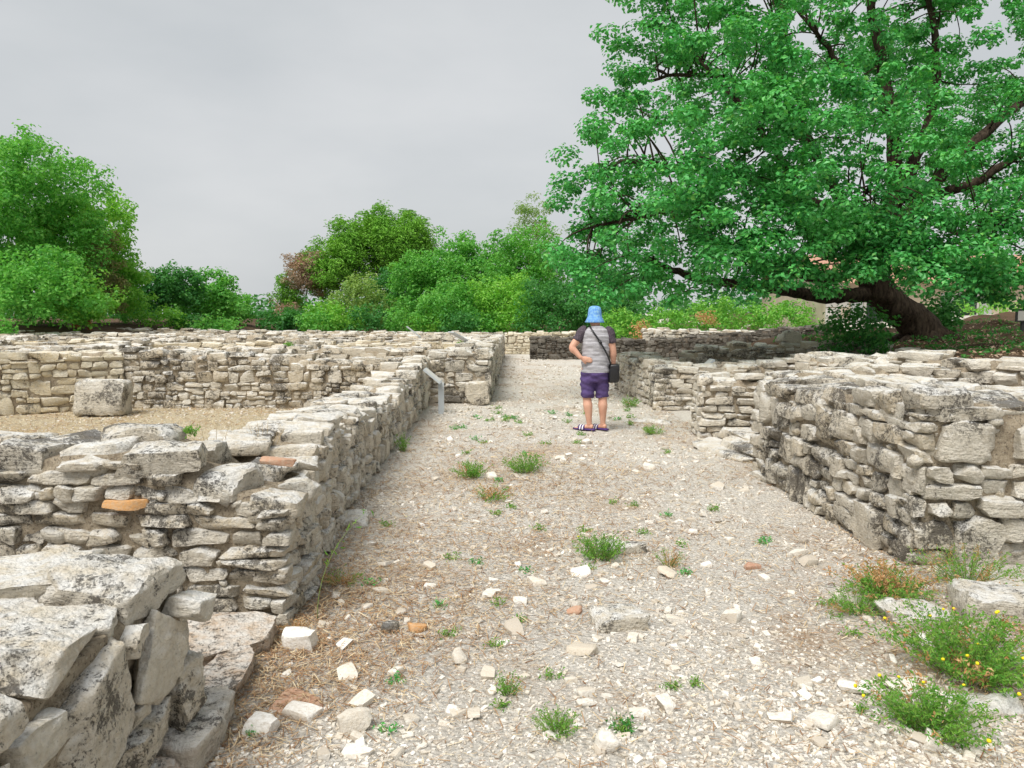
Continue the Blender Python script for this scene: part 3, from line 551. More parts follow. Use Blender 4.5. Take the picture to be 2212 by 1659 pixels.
dtree('juniper_tree', 'narrow olive brown tree between the bright green ones', 228, 480, 690, 30, 32.5, M_OLIVE, leaf=0.12, dens=34, per=26, nl=8, cl=(0.25, 0.45), trunk=0.1, group=WT)
dtree('broadleaf_tree', 'dark tree behind the thin stemmed one', 288, 565, 708, 45, 39, M_DEEP, leaf=0.2, dens=20, nl=8, trunk=0.12, group=WT, bark=M_BARK)
dtree('broadleaf_tree', 'dark green tree with two leaning trunks above the far wall', 372, 562, 700, 62, 40, M_DEEP, leaf=0.2, dens=17, nl=10, trunk=0.15, multi=2, low=-0.5, group=WT, bark=M_BARK)
dtree('broadleaf_tree', 'rounded mid green tree right of the leaning trunks', 460, 580, 715, 66, 43, M_MID, leaf=0.21, dens=20, nl=11, trunk=0.15, group=WT, bark=M_BARK)
dtree('broadleaf_tree', 'last low tree before the gap of sky', 512, 622, 716, 36, 47, M_MID, leaf=0.21, dens=20, nl=7, trunk=0.1, group=WT)
dtree('broadleaf_tree', 'distant small dark tree in the gap of sky', 566, 676, 718, 36, 62, M_DEEP, leaf=0.26, dens=16, nl=7, trunk=0.12, group=CT)
dtree('stone_pine', 'large round headed pine rising above the other trees', 830, 458, 610, 116, 52, M_PINE, leaf=0.30, dens=20, per=26, nl=13, cl=(0.55, 0.95), trunk=0.22, aspect=0.28, low=-0.75, group=CT, bark=M_BARKG, upw=1.2)
dtree('stone_pine', 'second pine leaning out below the large round one', 725, 510, 650, 80, 51, M_PINE, leaf=0.30, dens=18, per=24, nl=10, cl=(0.5, 0.9), trunk=0.16, aspect=0.28, group=CT, upw=1.1)
dtree('dead_pine', 'dead brown pine between green ones', 662, 532, 650, 42, 50, M_DEAD, leaf=0.26, dens=22, per=22, nl=8, cl=(0.4, 0.7), trunk=0.1, aspect=0.22, group=CT)
dtree('dead_pine', 'low dead grey brown branches beside the sky gap', 618, 648, 705, 32, 49.5, M_DEAD, leaf=0.24, dens=20, per=14, nl=6, cl=(0.35, 0.6), trunk=0.08, aspect=0.22, group=CT)
dtree('stone_pine', 'small green pine tip beside the dead one', 618, 590, 680, 26, 50.5, M_PINE, leaf=0.26, dens=24, per=24, nl=6, cl=(0.4, 0.7), trunk=0.1, aspect=0.28, group=CT)
dtree('broadleaf_tree', 'dark low trees edge beside the sky gap', 620, 668, 722, 58, 47, M_DEEP, leaf=0.22, dens=20, nl=9, trunk=0.1, group=CT)
dtree('broadleaf_tree', 'pale yellowish tree with bare whitish branches', 775, 586, 715, 52, 42, M_PALE, leaf=0.19, dens=16, per=16, nl=10, trunk=0.13, group=CT)
dtree('broadleaf_tree', 'small pale green tree in front of the pines', 698, 655, 722, 48, 41, M_LIME, leaf=0.18, dens=18, nl=8, trunk=0.1, group=CT)
dtree('broadleaf_tree', 'deep green tree behind the whitish branches', 860, 572, 722, 62, 46, M_DEEP, leaf=0.21, dens=19, nl=10, trunk=0.14, group=CT)
dtree('broadleaf_tree', 'broad light green tree below the round pine', 925, 548, 720, 78, 43, M_MID, leaf=0.2, dens=19, nl=12, trunk=0.15, group=CT)
dtree('broadleaf_tree', 'taller green tree with ragged top beside the pine', 1015, 505, 720, 88, 45, M_MID, leaf=0.2, dens=19, nl=13, trunk=0.17, group=CT)
dtree('broadleaf_tree', 'front green tree hanging over the far wall', 985, 610, 726, 70, 37, M_MID, leaf=0.18, dens=20, nl=11, trunk=0.12, group=CT)
dtree('broadleaf_tree', 'rounded tree just beyond the end of the path', 1085, 590, 728, 74, 36, M_LIME, leaf=0.17, dens=20, nl=11, trunk=0.12, group=CT)
dtree('cypress_tree', 'feathery pale conifer tip beside the great oak', 1150, 412, 640, 46, 44, M_PALE, leaf=0.22, dens=16, per=18, nl=10, cl=(0.35, 0.6), trunk=0.12, aspect=0.25, group=CT)
dtree('broadleaf_tree', 'green tree touching the outer boughs of the great oak', 1140, 490, 690, 78, 39, M_MID, leaf=0.18, dens=20, nl=12, trunk=0.14, group=CT)
dtree('broadleaf_tree', 'shaded tree behind the man', 1190, 600, 730, 70, 34, M_DEEP, leaf=0.16, dens=21, nl=10, trunk=0.12, group=CT)
dtree('broadleaf_tree', 'dark shaded tree behind the low boughs of the oak', 1300, 560, 735, 95, 35, M_DEEP, leaf=0.17, dens=20, nl=11, trunk=0.14, group=CT)
for lb, x, top, bot, hw, Yd, mt in [('bright green shrub behind the shaded wall next to the man', 1345, 668, 735, 45, 31, M_BRIGHT), ('bright yellowish shrub below the oak, behind the dark wall', 1440, 662, 735, 52, 31.5, M_BRIGHT), ('largest bright shrub seen under the oak boughs', 1560, 640, 738, 75, 33, M_BRIGHT),
                                    ('bright shrub ending beside the house corner', 1690, 645, 735, 72, 32, M_BRIGHT), ('bright shrub beyond the mound at the frame edge', 2150, 640, 730, 90, 27, M_BRIGHT)]:
    dtree('shrub', lb, x, top, bot, hw, Yd, mt, leaf=0.13, dens=26, per=26, nl=9, cl=(0.25, 0.45), trunk=0.05, group='bright shrubs behind the oak', cat='shrub')
dtree('shrub', 'small rusty dry shrub among the bright ones', 1525, 672, 702, 20, 31, M_RUST, leaf=0.09, dens=20, per=9, nl=6, cl=(0.2, 0.35), trunk=0.04, cat='shrub')
dtree('shrub', 'dry brownish shrub peeping behind the dark wall', 1385, 692, 738, 18, 29.5, M_RUST, leaf=0.09, dens=20, per=9, nl=6, cl=(0.2, 0.35), trunk=0.04, cat='shrub')
dtree('shrub', 'dark leafy bush in front of the oak trunk', 1850, 655, 790, 72, 14.6, M_DEEP, leaf=0.09, dens=60, per=26, nl=9, cl=(0.2, 0.36), trunk=0.04, cat='shrub', inner=0.3)
dtree('shrub', 'dark ivy covered stump behind the oak trunk', 2035, 628, 740, 40, 17.2, M_DEEP, leaf=0.1, dens=70, per=24, nl=8, cl=(0.2, 0.35), trunk=0.12, cat='shrub', inner=0.2)
dtree('shrub', 'green bush at the western edge of the far wall', 0, 684, 735, 26, 25, M_MID, leaf=0.1, dens=26, per=20, nl=6, cl=(0.2, 0.35), trunk=0.03, cat='shrub')

for k in range(14):
    ub = 290 + k * 64 + U(-14, 14)
    if 480 < ub < 625: continue
    dtree('undergrowth_bush', 'low green bush in the undergrowth just beyond the farthest wall', ub, 672 + U(-14, 14), 726, 42 + U(-8, 10), 35.5 + U(-0.8, 1.5), [M_MID, M_LIME, M_DEEP][k % 3], leaf=0.15, dens=17, per=24, nl=6, cl=(0.25, 0.5), trunk=0.04, cat='bush', group='undergrowth bushes beyond the farthest wall')
cenw = np.stack([rng.uniform(-75, 75, 900), rng.uniform(66, 82, 900), rng.uniform(0.3, 3.2, 900)], 1); P, Nn = puffs(cenw, rng.uniform(0.9, 1.5, 900), 26, 0.8, 0.7); V, T = leaf_arrays(P, Nn, 0.5)
tag(link('distant_woods', mesh('distant_woods', V, T, False), M_DEEP), 'dark distant woodland beyond the nearer trees', 'woods', kind='stuff')

# the great oak
ob = np.array((8.55, 16.0, float(gh(8.55, 16.0))))
oak = tag(empty('oak_tree', ob), 'great spreading oak leaning over the ruins from the mound', 'tree')
OL = [(1385, 60, 15.5, .95), (1500, 50, 15, 1.3), (1345, 240, 15, .95), (1440, 190, 16, 1.2), (1325, 335, 14.5, .95), (1295, 425, 14.5, .95), (1275, 520, 14.5, 1.0), (1290, 605, 14, .75),
      (1460, 330, 13.5, 1.3), (1405, 470, 13.5, 1.25), (1440, 590, 13.5, .8), (1610, 130, 14, 1.5), (1600, 300, 13, 1.4), (1570, 440, 12.8, 1.3), (1590, 560, 13, .85), (1750, 80, 14.5, 1.5), (1760, 240, 13, 1.3),
      (1740, 380, 12.8, 1.25), (1740, 515, 12.8, 1.0), (1690, 590, 12.8, .55), (1900, 60, 16, 1.5), (1930, 250, 14, 1.3), (1890, 410, 13, 1.2), (1860, 530, 13, .8), (1990, 555, 12.3, .75), (2080, 100, 16, 1.5), (2120, 300, 15, 1.4),
      (2080, 440, 13, 1.1), (2150, 530, 12.3, .9), (2070, 588, 12.3, .5), (2290, 150, 16, 1.7), (2290, 400, 15, 1.6), (2250, 550, 13, .9), (1500, -90, 15, 1.4), (1700, -130, 15, 1.6), (1900, -150, 16, 1.7), (2120, -130, 16, 1.7),
      (1600, 220, 18.5, 1.6), (1850, 180, 19.5, 1.8), (2060, 250, 19.5, 1.8), (1480, 440, 17.5, 1.3), (1720, 420, 18.5, 1.3), (1560, 560, 17.0, .8), (1380, 560, 16.5, .8), (1700, 590, 17, .5), (2000, 430, 18.5, 1.2), (1830, 585, 12.8, .5), (1930, 600, 12.3, .5), (2030, 612, 12.2, .5), (2110, 600, 12.4, .55), (2200, 590, 12.6, .6), (1560, 612, 13.2, .5), (1470, 628, 13.4, .45), (1350, 630, 13.6, .5), (1950, 500, 13, .8), (2220, 480, 13.5, 1.0), (1250, 600, 15, .6), (1800, 470, 13.2, .9), (1650, 500, 13, .9), (1950, 565, 12.5, .6), (2050, 560, 12.5, .7), (2180, 605, 12.5, .6), (1790, 575, 13, .6), (1725, 600, 13.2, .45), (1900, 560, 13, .6)]
lob = [(aty(x, y, d), (r, r, r * 0.8)) for x, y, d, r in OL]
cen, rr_ = lobe_points(lob, 17.5, 0.38)
crown_part(oak, cen, rng.uniform(0.2, 0.42, len(cen)), 128, 0.089, M_OAK, aspect=0.66, flat=0.58, upw=0.85)
def q3(x, y, d): return aty(x, y, d)
mb = MB(); tp = spline([ob + (0.25, 0, -0.15), q3(1985, 705, 16), q3(1935, 665, 15.9), q3(1895, 620, 15.8), q3(1880, 560, 15.8)], 7)
mb.tube(tp, np.interp(np.linspace(0, 1, len(tp)), [0, 0.12, 0.4, 1], [0.55, 0.39, 0.34, 0.29]), 16)
for k in range(6):
    th = k * 1.05 + 0.3; e = ob + np.array((math.cos(th) * 1.0, math.sin(th) * 1.0, 0)); e[2] = float(gh(e[0], e[1])) - 0.03; mb.tube(bez(ob + (0.1, 0, 0.4), (ob + e) / 2 + (0, 0, 0.1), e, 5), [0.22, 0.17, 0.12, 0.08, 0.04], 7)
V_ = np.concatenate(mb.V); nz_ = _nz1(V_ * 0.9) * 0.045; mb.V = [V_ + nz_[:, None] * np.array((1, 1, 0.2))]
mb.build('trunk', M_BARK, oak, -ob)
LIMBS = [([(1890, 632, 15.8), (1830, 640, 15.5), (1760, 637, 15.2), (1650, 622, 14.6), (1500, 600, 14.2), (1400, 560, 14)], 0.17), ([(1880, 570, 15.8), (1800, 600, 15), (1700, 590, 14.2), (1600, 560, 14)], 0.12),
         ([(1885, 585, 15.8), (1850, 500, 15.4), (1740, 430, 14.8), (1600, 385, 14.4), (1450, 360, 14.2), (1340, 350, 14.6)], 0.17), ([(1885, 560, 15.8), (1930, 430, 15.8), (1925, 250, 15.8), (1890, 60, 16), (1870, -120, 16)], 0.2),
         ([(1890, 565, 15.8), (1980, 440, 15.4), (2080, 330, 15.2), (2212, 215, 15.5), (2320, 120, 16)], 0.17), ([(1925, 470, 15.8), (2010, 250, 16), (2020, 80, 16.2), (1990, -80, 16.2)], 0.14),
         ([(1850, 500, 15.4), (1760, 330, 15), (1690, 180, 15), (1690, 0, 15.2)], 0.13), ([(1740, 430, 14.8), (1690, 350, 14.4), (1600, 230, 14.6), (1500, 110, 15)], 0.09), ([(1930, 430, 15.8), (2090, 400, 15.2), (2212, 330, 15.2), (2300, 300, 15)], 0.12),
         ([(1600, 385, 14.4), (1480, 440, 14), (1380, 470, 14), (1280, 490, 14.4)], 0.07), ([(1760, 330, 15), (1640, 200, 15.2), (1500, 160, 15.6), (1370, 180, 15.6)], 0.08), ([(1925, 250, 15.8), (1800, 120, 15.5), (1720, 20, 15.5)], 0.09), ([(1980, 440, 15.4), (2060, 500, 14), (2150, 530, 13)], 0.08), ([(1850, 500, 15.4), (1850, 440, 14), (1880, 400, 13.3)], 0.07)]
pts = []
for pp, r in LIMBS:
    sp = spline([q3(*p) for p in pp], 7); sp[1:-1] += rng.normal(size=(len(sp) - 2, 3)) * 0.018; pts.append(sp)
    mb = MB(); mb.tube(sp, np.linspace(r, r * 0.28, len(sp)), 8); mb.build('limb', M_BARK, oak, -ob)
pts = np.concatenate(pts); mb = MB()
for c in cen[rng.random(len(cen)) < 0.45]:
    o_ = np.argsort(((pts - c) ** 2).sum(1)); a = pts[o_[int(rng.integers(14))]]
    if np.linalg.norm(a - c) < 1.9: branch_mesh(mb, a, c, 0.02, 0.006, 4, 6, 0.2)
tag(mb.build('twigs', M_BARK, oak, -ob), kind='stuff')
# ------------------------------------------------------------------ house behind the oak
M_RENDER = NT('old_render'); M_RENDER = M_RENDER.done(M_RENDER.ramp(M_RENDER.noise(1.6, 5, 0.7), [(0.3, (0.50, 0.42, 0.31)), (0.7, (0.64, 0.56, 0.44))]), 0.9)
M_QUOIN = NT('white_quoin').done((0.58, 0.56, 0.52), 0.8)
n_ = NT('clay_tiles'); M_TILE = n_.done(n_.ramp(n_.noise(9, 4, 0.7), [(0.3, (0.40, 0.20, 0.13)), (0.7, (0.54, 0.34, 0.25))]), 0.85)
M_PANE = NT('window_glass').done((0.03, 0.035, 0.04), 0.12, 0.5)
M_SHUT = NT('grey_shutter').done((0.45, 0.47, 0.46), 0.6)
hx0, hx1, hy0, hy1, he = 12.6, 27.0, 31.0, 39.0, 2.85
house = tag(empty('house', ((hx0 + hx1) / 2, hy0, 0)), 'cream house with clay tiled roof half hidden behind the oak', 'house'); ho = -np.array(house.location)
mb = MB(); mb.box(((hx0 + hx1) / 2, (hy0 + hy1) / 2, he / 2), ((hx1 - hx0) / 2, (hy1 - hy0) / 2, he / 2)); mb.build('wall', M_RENDER, house, ho, False)
for z in np.arange(0.2, he - 0.1, 0.42):
    mb = MB(); w = 0.30 if int(z / 0.42) % 2 else 0.45; mb.box((hx0 + w - 0.02, hy0 - 0.012, z + 0.19), (w, 0.03, 0.19)); mb.build('quoin', M_QUOIN, house, ho, False)
mb = MB(); nxr = 120; xs = np.linspace(hx0 - 0.4, hx1 + 0.4, nxr * 2 + 1); ym = (hy0 + hy1) / 2
for y0, y1 in ((hy0 - 0.5, ym), (hy1 + 0.5, ym)):
    rows = np.linspace(0, 1, 14); V = []
    for i, f in enumerate(rows):
        for g in ((f, 0.03) if i else (f, 0.0),): V.append(np.stack([xs, np.full(len(xs), y0 + (y1 - y0) * f), he - 0.05 + 1.4 * f + 0.05 * np.abs(np.sin(np.arange(len(xs)) * np.pi / 2)) + 0.03 * (i % 2)], 1))
    m = len(xs); j = np.arange(m - 1); mb.add(np.concatenate(V), np.concatenate([np.stack([i * m + j, i * m + j + 1, (i + 1) * m + j + 1, (i + 1) * m + j], 1) for i in range(13)]))
mb.build('roof', M_TILE, house, ho)
mb = MB(); mb.add([(hx0, hy0, he), (hx0, hy1, he), (hx0, ym, he + 1.3)], None, [(0, 2, 1)]); mb.build('gable', M_RENDER, house, ho, False)
mb = MB(); mb.add([(hx1, hy0, he), (hx1, hy1, he), (hx1, ym, he + 1.3)], None, [(0, 1, 2)]); mb.build('gable', M_RENDER, house, ho, False)
for x in (14.6, 18.2, 21.6):
    mb = MB(); mb.box((x, hy0 - 0.01, 1.75), (0.5, 0.04, 0.7)); w = mb.build('window', M_QUOIN, house, ho, False)
    mb = MB(); mb.box((x, hy0 - 0.04, 1.75), (0.40, 0.03, 0.6)); mb.build('pane', M_PANE, w, (0, 0, 0), False)
    for s in (-1, 1): mb = MB(); mb.box((x + s * 0.78, hy0 - 0.03, 1.75), (0.24, 0.025, 0.66)); mb.build('shutter', M_SHUT, w, (0, 0, 0), False)

# ------------------------------------------------------------------ information panels and posts
M_MET = NT('pale_grey_metal').done((0.52, 0.56, 0.58), 0.45, 0.5)
M_FACE = NT('panel_print').done((0.62, 0.62, 0.58), 0.4, 0.4)
M_WOODP = bark_mat('post_wood', (0.40, 0.33, 0.27), (0.62, 0.54, 0.46))
M_BRKP = NT('brick_red_paint').done((0.42, 0.13, 0.06), 0.7)
M_SIGN = NT('dark_sign').done((0.05, 0.05, 0.05), 0.5)
def panel(label, base, hpost, ang, wid, ln, head):
    base = np.array((*base, float(gh(*base)))); r = tag(empty('information_panel', base), label, 'panel', 'slanted information panels'); r.rotation_euler = (0, 0, head)
    mb = MB(); mb.box((0, 0, hpost / 2 - 0.05), (0.045, 0.018, hpost / 2 + 0.05)); mb.build('post', M_MET, r, (0, 0, 0), False)
    M = rotm(0, ang, 0); d = M @ np.array((1, 0, 0)); c = np.array((0, 0, hpost)) - d * ln / 2
    mb = MB(); mb.box(c, (ln / 2, wid / 2, 0.014), M); p = mb.build('board', M_MET, r, (0, 0, 0), False)
    mb = MB(); mb.box(c + M @ np.array((0, 0, 0.017)), (ln / 2 - 0.02, wid / 2 - 0.02, 0.002), M); mb.build('print', M_FACE, p, (0, 0, 0), False)
panel('slanted grey information panel on a flat post at the left of the path', (-1.13, 12.2), 0.50, R(40), 0.36, 0.34, 0.0)
panel('small slanted panel showing above the far wall row', (-3.05, 25.5), 0.86, R(38), 0.4, 0.55, 0.1)
panel('low slanted panel beside the far path wall', (-1.3, 21.5), 0.86, R(28), 0.4, 0.5, 0.5)
panel('slanted panel peeping over the wall behind the man', (3.55, 13.6), 0.80, R(-42), 0.3, 0.4, 0.0)
p = aty(150, 702, 30.2); z = float(gh(p[0], 30.2))
r = tag(empty('post', (p[0], 30.2, z)), 'pale wooden post under the western trees', 'post'); mb = MB(); mb.tube([(0, 0, -0.1), (0.01, 0, 0.4), (0, 0, 0.78)], [0.07, 0.068, 0.066], 10); mb.build('shaft', M_WOODP, r); mb = MB(); mb.lathe([(0.075, 0.76), (0.078, 0.80), (0.05, 0.83), (0.0, 0.835)], 10); mb.build('cap', M_WOODP, r)
for k, dx in enumerate((164, 194)):
    p = aty(dx, 704, 30.6); z = float(gh(p[0], 30.6))
    r = tag(empty('marker', (p[0], 30.6, z)), ['brick red drum marker next to the pale post', 'slim brick red marker further from the pale post'][k], 'marker'); mb = MB(); mb.lathe([(0.0, 0.0), (0.14 - 0.06 * k, 0.0), (0.15 - 0.06 * k, 0.2), (0.13 - 0.06 * k, 0.42), (0.05, 0.47), (0, 0.475)], 14); mb.build('drum', M_BRKP, r)
p = aty(2203, 700, 15.5); z = float(gh(p[0], 15.5)); sg = tag(empty('signboard', (p[0] + 0.05, 15.5, z)), 'small dark framed sign on a post at the frame edge', 'sign')
mb = MB(); mb.box((0, 0, 0.2), (0.025, 0.025, 0.25)); mb.build('post', M_SIGN, sg, (0, 0, 0), False); mb = MB(); mb.box((0, -0.03, 0.42), (0.16, 0.02, 0.13)); f = mb.build('frame', M_SIGN, sg, (0, 0, 0), False); mb = MB(); mb.box((0, -0.053, 0.41), (0.13, 0.004, 0.095)); mb.build('face', M_QUOIN, f, (0, 0, 0), False)

# ------------------------------------------------------------------ weeds, dry stalks
def weed(name, label, pos, r, h, ns, leafmat, flowers=0, lsize=0.016, per=16, rust=0.0, group=None, lean=0.8, stem=M_STEM, cat='weed'):
    z = float(gh(*pos)) if len(pos) == 2 else pos[2]; root = tag(empty(name, (pos[0], pos[1], z)), label, cat, group); mb = MB(); P = []; N = []; tips = []
    for k in range(ns):
        th = U(0, 6.283); q = r * math.sqrt(U(0, 1)); d = np.array((math.cos(th), math.sin(th), 0)); a = d * q * 0.3 + (0, 0, -0.005); hh = h * U(0.55, 1.0) * (1 - 0.35 * (q / r) ** 2); b = d * q * (1.0 + 0.2 * lean) + np.array((0, 0, hh))
        c = bez(a, a * 0.5 + b * 0.5 + (0, 0, hh * 0.25 * lean), b, 5); mb.tube(c, [0.0022, 0.002, 0.0017, 0.0014, 0.001], 3, cap=False); tips.append(b)
        t = rng.uniform(0.15, 1.0, per); i = np.minimum((t * 4).astype(int), 3); f = (t * 4 - i)[:, None]; P.append(c[i] * (1 - f) + c[i + 1] * f + rng.normal(size=(per, 3)) * lsize * 0.55); N.append(rng.normal(size=(per, 3)) + (0, 0, 0.6))
    tag(mb.build('stems', stem, root), kind='stuff'); P = np.concatenate(P); N = np.concatenate(N); m = _nz1(P * 1.2 + np.array((*pos[:2], 0))) * 0.5 + 0.5 < rust if rust else np.zeros(len(P), bool)
    for nm, sel, mt in (('leaves', ~m, leafmat), ('dry_leaves', m, M_RUST)):
        if sel.sum(): V, T = leaf_arrays(P[sel], N[sel], lsize, 0.42); tag(link(nm, mesh(nm, V, T, False), mt, root), kind='stuff')
    for k in range(flowers):
        t = tips[int(rng.integers(len(tips)))]; V, Q = stone_verts([(0.008, 0.007, 0.007)], 2, k=2.2, chops=0); link('flower', mesh('flower', V[0] + t + (0, 0, 0.006), Q), M_YFL, root)
    return root
weed('flowering_weed', 'larger feathery weed with many yellow flowers', (2.02, 3.30), 0.36, 0.30, 135, M_WEED, 17, 0.021, 36, 0.10)
weed('flowering_weed', 'smaller feathery weed with few yellow flowers, nearest the frame corner', (1.62, 2.83), 0.25, 0.20, 85, M_WEED, 8, 0.019, 30, 0.10)
weed('rusty_weed', 'rust orange weed patch at the foot of the tall corner wall', (2.12, 4.25), 0.28, 0.20, 95, M_WEED, 0, 0.021, 30, 0.6)
weed('rusty_weed', 'green and rust weed against the front of the corner wall', (2.62, 4.30), 0.30, 0.24, 70, M_WEED, 0, 0.018, 20, 0.45)
weed('rusty_weed', 'sparse green weed at the far end of the rusty patch', (3.0, 4.05), 0.24, 0.22, 50, M_WEED, 0, 0.018, 18, 0.3)
weed('rusty_weed', 'low green weed before the orange one', (1.88, 4.05), 0.2, 0.13, 50, M_WEED, 0, 0.016, 18, 0.25)
weed('green_tuft', 'bushy green tuft in front of the grey boulder', (0.58, 4.93), 0.17, 0.20, 60, M_WEED, 1, 0.018, 22)
weed('green_tuft', 'green tuft with the tallest leaves mid path', (0.14, 7.65), 0.22, 0.22, 55, M_WEED, 0, 0.022, 20)
weed('green_tuft', 'green tuft left of the tallest mid path tuft', (-0.40, 7.45), 0.20, 0.19, 50, M_WEED, 0, 0.022, 18, 0.1)
weed('green_tuft', 'yellowing tuft below the two mid path tufts', (-0.18, 6.6), 0.20, 0.14, 40, M_WEED, 0, 0.02, 16, 0.45)
weed('green_tuft', 'thin yellowish tuft beside the grey boulder', (1.00, 4.78), 0.12, 0.12, 24, M_WEED, 0, 0.014, 12, 0.3)
weed('green_tuft', 'grassy tuft at the lower edge of the path', (0.17, 2.82), 0.10, 0.09, 40, M_WEED, 0, 0.013, 14)
weed('green_tuft', 'wispy tuft above the lower edge tuft', (-0.02, 3.12), 0.08, 0.10, 24, M_WEED, 0, 0.013, 12, 0.2)
weed('green_tuft', 'dark grassy tuft near the lower path edge', (0.42, 2.86), 0.06, 0.04, 16, M_DEEP, 0, 0.022, 6)
weed('green_tuft', 'single bright sprig on the threshold kerb', (-0.98, 2.80), 0.035, 0.03, 14, M_OAK, 0, 0.014, 10)
weed('green_tuft', 'green tuft at the foot of the middle path wall', (-1.28, 8.9), 0.10, 0.26, 24, M_WEED, 0, 0.022, 14)
weed('green_tuft', 'grass clump between the man and the eastern wall', (1.9, 10.2), 0.16, 0.14, 40, M_WEED, 0, 0.022, 14, 0.15)
weed('green_tuft', 'wispy clump against the eastern wall behind the man', (2.05, 13.2), 0.18, 0.2, 40, M_WEED, 0, 0.026, 14, 0.1)
weed('rusty_tuft', 'rusty dry tuft at the foot of the near wall corner', (-1.08, 3.72), 0.07, 0.09, 30, M_RUST, 0, 0.012, 10, stem=M_DRY)
weed('rusty_tuft', 'green and rust tuft at the base of the near path wall', (-1.02, 4.45), 0.14, 0.09, 36, M_WEED, 0, 0.014, 12, 0.5, stem=M_DRY)
weed('wall_sprig', 'small green sprig growing on the near wall top', (-1.82, 4.35, 0.92), 0.06, 0.05, 14, M_WEED, 0, 0.02, 8)
weed('wall_sprig', 'small green sprig on the far western walls', (-4.9, 16.9, 0.86), 0.12, 0.14, 24, M_WEED, 0, 0.04, 10)
weed('wall_sprig', 'small green sprig on the dark pier top', (-1.0, 15.2, 0.92), 0.12, 0.16, 24, M_WEED, 0, 0.04, 10)
for q, (x, y, h) in enumerate([(-2.05, 4.6, 0.35), (-1.85, 4.7, 0.42), (-1.6, 4.9, 0.36)]):
    weed('dry_stalks', ['dry stalks behind the cross wall, farthest from the path', 'tallest dry stalks standing behind the cross wall', 'dry stalks rising next to the wall corner'][q], (x, y, 0.62), 0.12, h, 9, M_DRY, 0, 0.008, 5, stem=M_DRY, cat='stalks')
GL = 'small low green sprout growing on the open path gravel'
for k in range(64):
    y = 1 / U(1 / 13.5, 1 / 2.75); x = U(-1.0, 2.1)
    if k > 40: y = U(8.5, 13); x = U(-0.8, 1.9)
    weed('sprout', GL, (x, y), 0.035 + 0.004 * y, 0.03 + 0.002 * y, 9, [M_WEED, M_OAK, M_WEED][k % 3], 0, 0.013 + 0.0016 * y, 6, group='small sprouts dotted over the path', cat='sprout')
sh = tag(empty('grass_stalk', (-1.02, 3.9, 0)), 'long single green grass stalk leaning on the near wall corner', 'grass stalk'); mb = MB(); c = bez((0, 0, 0), (0.0, 0.0, 0.35), (0.22, 0.25, 0.52), 10); mb.tube(c, np.linspace(0.0022, 0.0008, 10), 4); mb.build('stem', M_STEM, sh)
V, T = leaf_arrays(np.concatenate([c[4:]] * 3) + rng.normal(size=(18, 3)) * 0.015, rng.normal(size=(18, 3)), 0.04, 0.2); tag(link('seed_head', mesh('seed_head', V, T, False), M_WEED, sh), kind='stuff')

# ------------------------------------------------------------------ loose stones, gravel, litter
for lb, p, h, m in [('bright orange clay shard on the near path', (-0.48, 3.77), (0.045, 0.035, 0.022), M_ORB), ('grey wedge of stone next to the orange shard', (-0.62, 3.78), (0.05, 0.04, 0.03), M_GREY), ('flat reddish tile fragment with grey lichen near the threshold', (-0.88, 3.02), (0.13, 0.08, 0.012), M_BRICK),
                    ('thin red tile fragment beside the kerb', (-1.0, 2.92), (0.09, 0.03, 0.012), M_BRICK), ('pinkish shard in front of the corner wall', (1.52, 4.75), (0.05, 0.03, 0.02), M_BRICK), ('brown shard left of the half buried pale stone', (0.33, 4.0), (0.04, 0.03, 0.02), M_BRICK),
                    ('long white chip standing out on the near path', (-0.25, 3.45), (0.03, 0.055, 0.025), M_CHIP), ('rectangular pale chip mid path', (-0.13, 4.25), (0.03, 0.06, 0.02), M_CHIP), ('flat white slab below the half buried stone', (0.33, 3.52), (0.075, 0.045, 0.02), M_CHIP), ('round white stone at the lower frame edge', (0.35, 2.72), (0.045, 0.035, 0.035), M_CHIP),
                    ('large white stone near the threshold kerb', (-1.02, 3.58), (0.085, 0.06, 0.05), M_CHIP), ('white rounded stone below the threshold', (-0.96, 2.82), (0.06, 0.05, 0.035), M_CHIP), ('flat pale slab left of the boulder tuft', (0.42, 4.62), (0.07, 0.06, 0.02), M_CHIP), ('pale flagstone by the yellow flowers', (1.72, 3.18), (0.09, 0.06, 0.02), M_CHIP),
                    ('big white stone on the lower path', (-0.62, 2.86), (0.06, 0.05, 0.045), M_CHIP), ('broad white stone sunk in the lower path', (-0.85, 2.95), (0.07, 0.055, 0.03), M_CHIP)]:
    loose('shard' if m in (M_BRICK, M_ORB) else 'loose_stone', lb, p, h, (U(-0.15, 0.15), U(-0.15, 0.15), U(-0.6, 0.6)), m, 5, sink=0.55 if h[2] < 0.015 else 0.3, warp=0.28, cat='shard' if m in (M_BRICK, M_ORB) else 'stone')
for k in range(210):
    y = 1 / U(1 / 12.0, 1 / 2.62); x = U(-1.05, 2.25); s = min(0.045, 0.015 * math.exp(abs(float(rng.normal(0, 0.55))))) * (0.8 + 0.07 * y)
    loose('stone_chip', 'pale limestone chip lying loose on the path gravel', (x, y), (s * U(0.9, 1.4), s * U(0.6, 1), s * U(0.3, 0.6)), (U(-0.25, 0.25), U(-0.25, 0.25), U(0, 3.1)), M_CHIP, 3, 'stone chips scattered over the path', 0.25, warp=0.35, chops=5)
patch = Waves(10, 0.12, 0.9, 77, 2)
def scatter(n, lo, hi, x0, x1): y = 1 / rng.uniform(1 / hi, 1 / lo, n); return rng.uniform(x0, x1, n), y
x, y = scatter(47000, 2.45, 29, -1.35, 2.6); keep = rng.random(len(x)) < np.clip(0.58 - 0.75 * patch(np.stack([x, y], 1)), 0.08, 1.0); x, y = x[keep], y[keep]
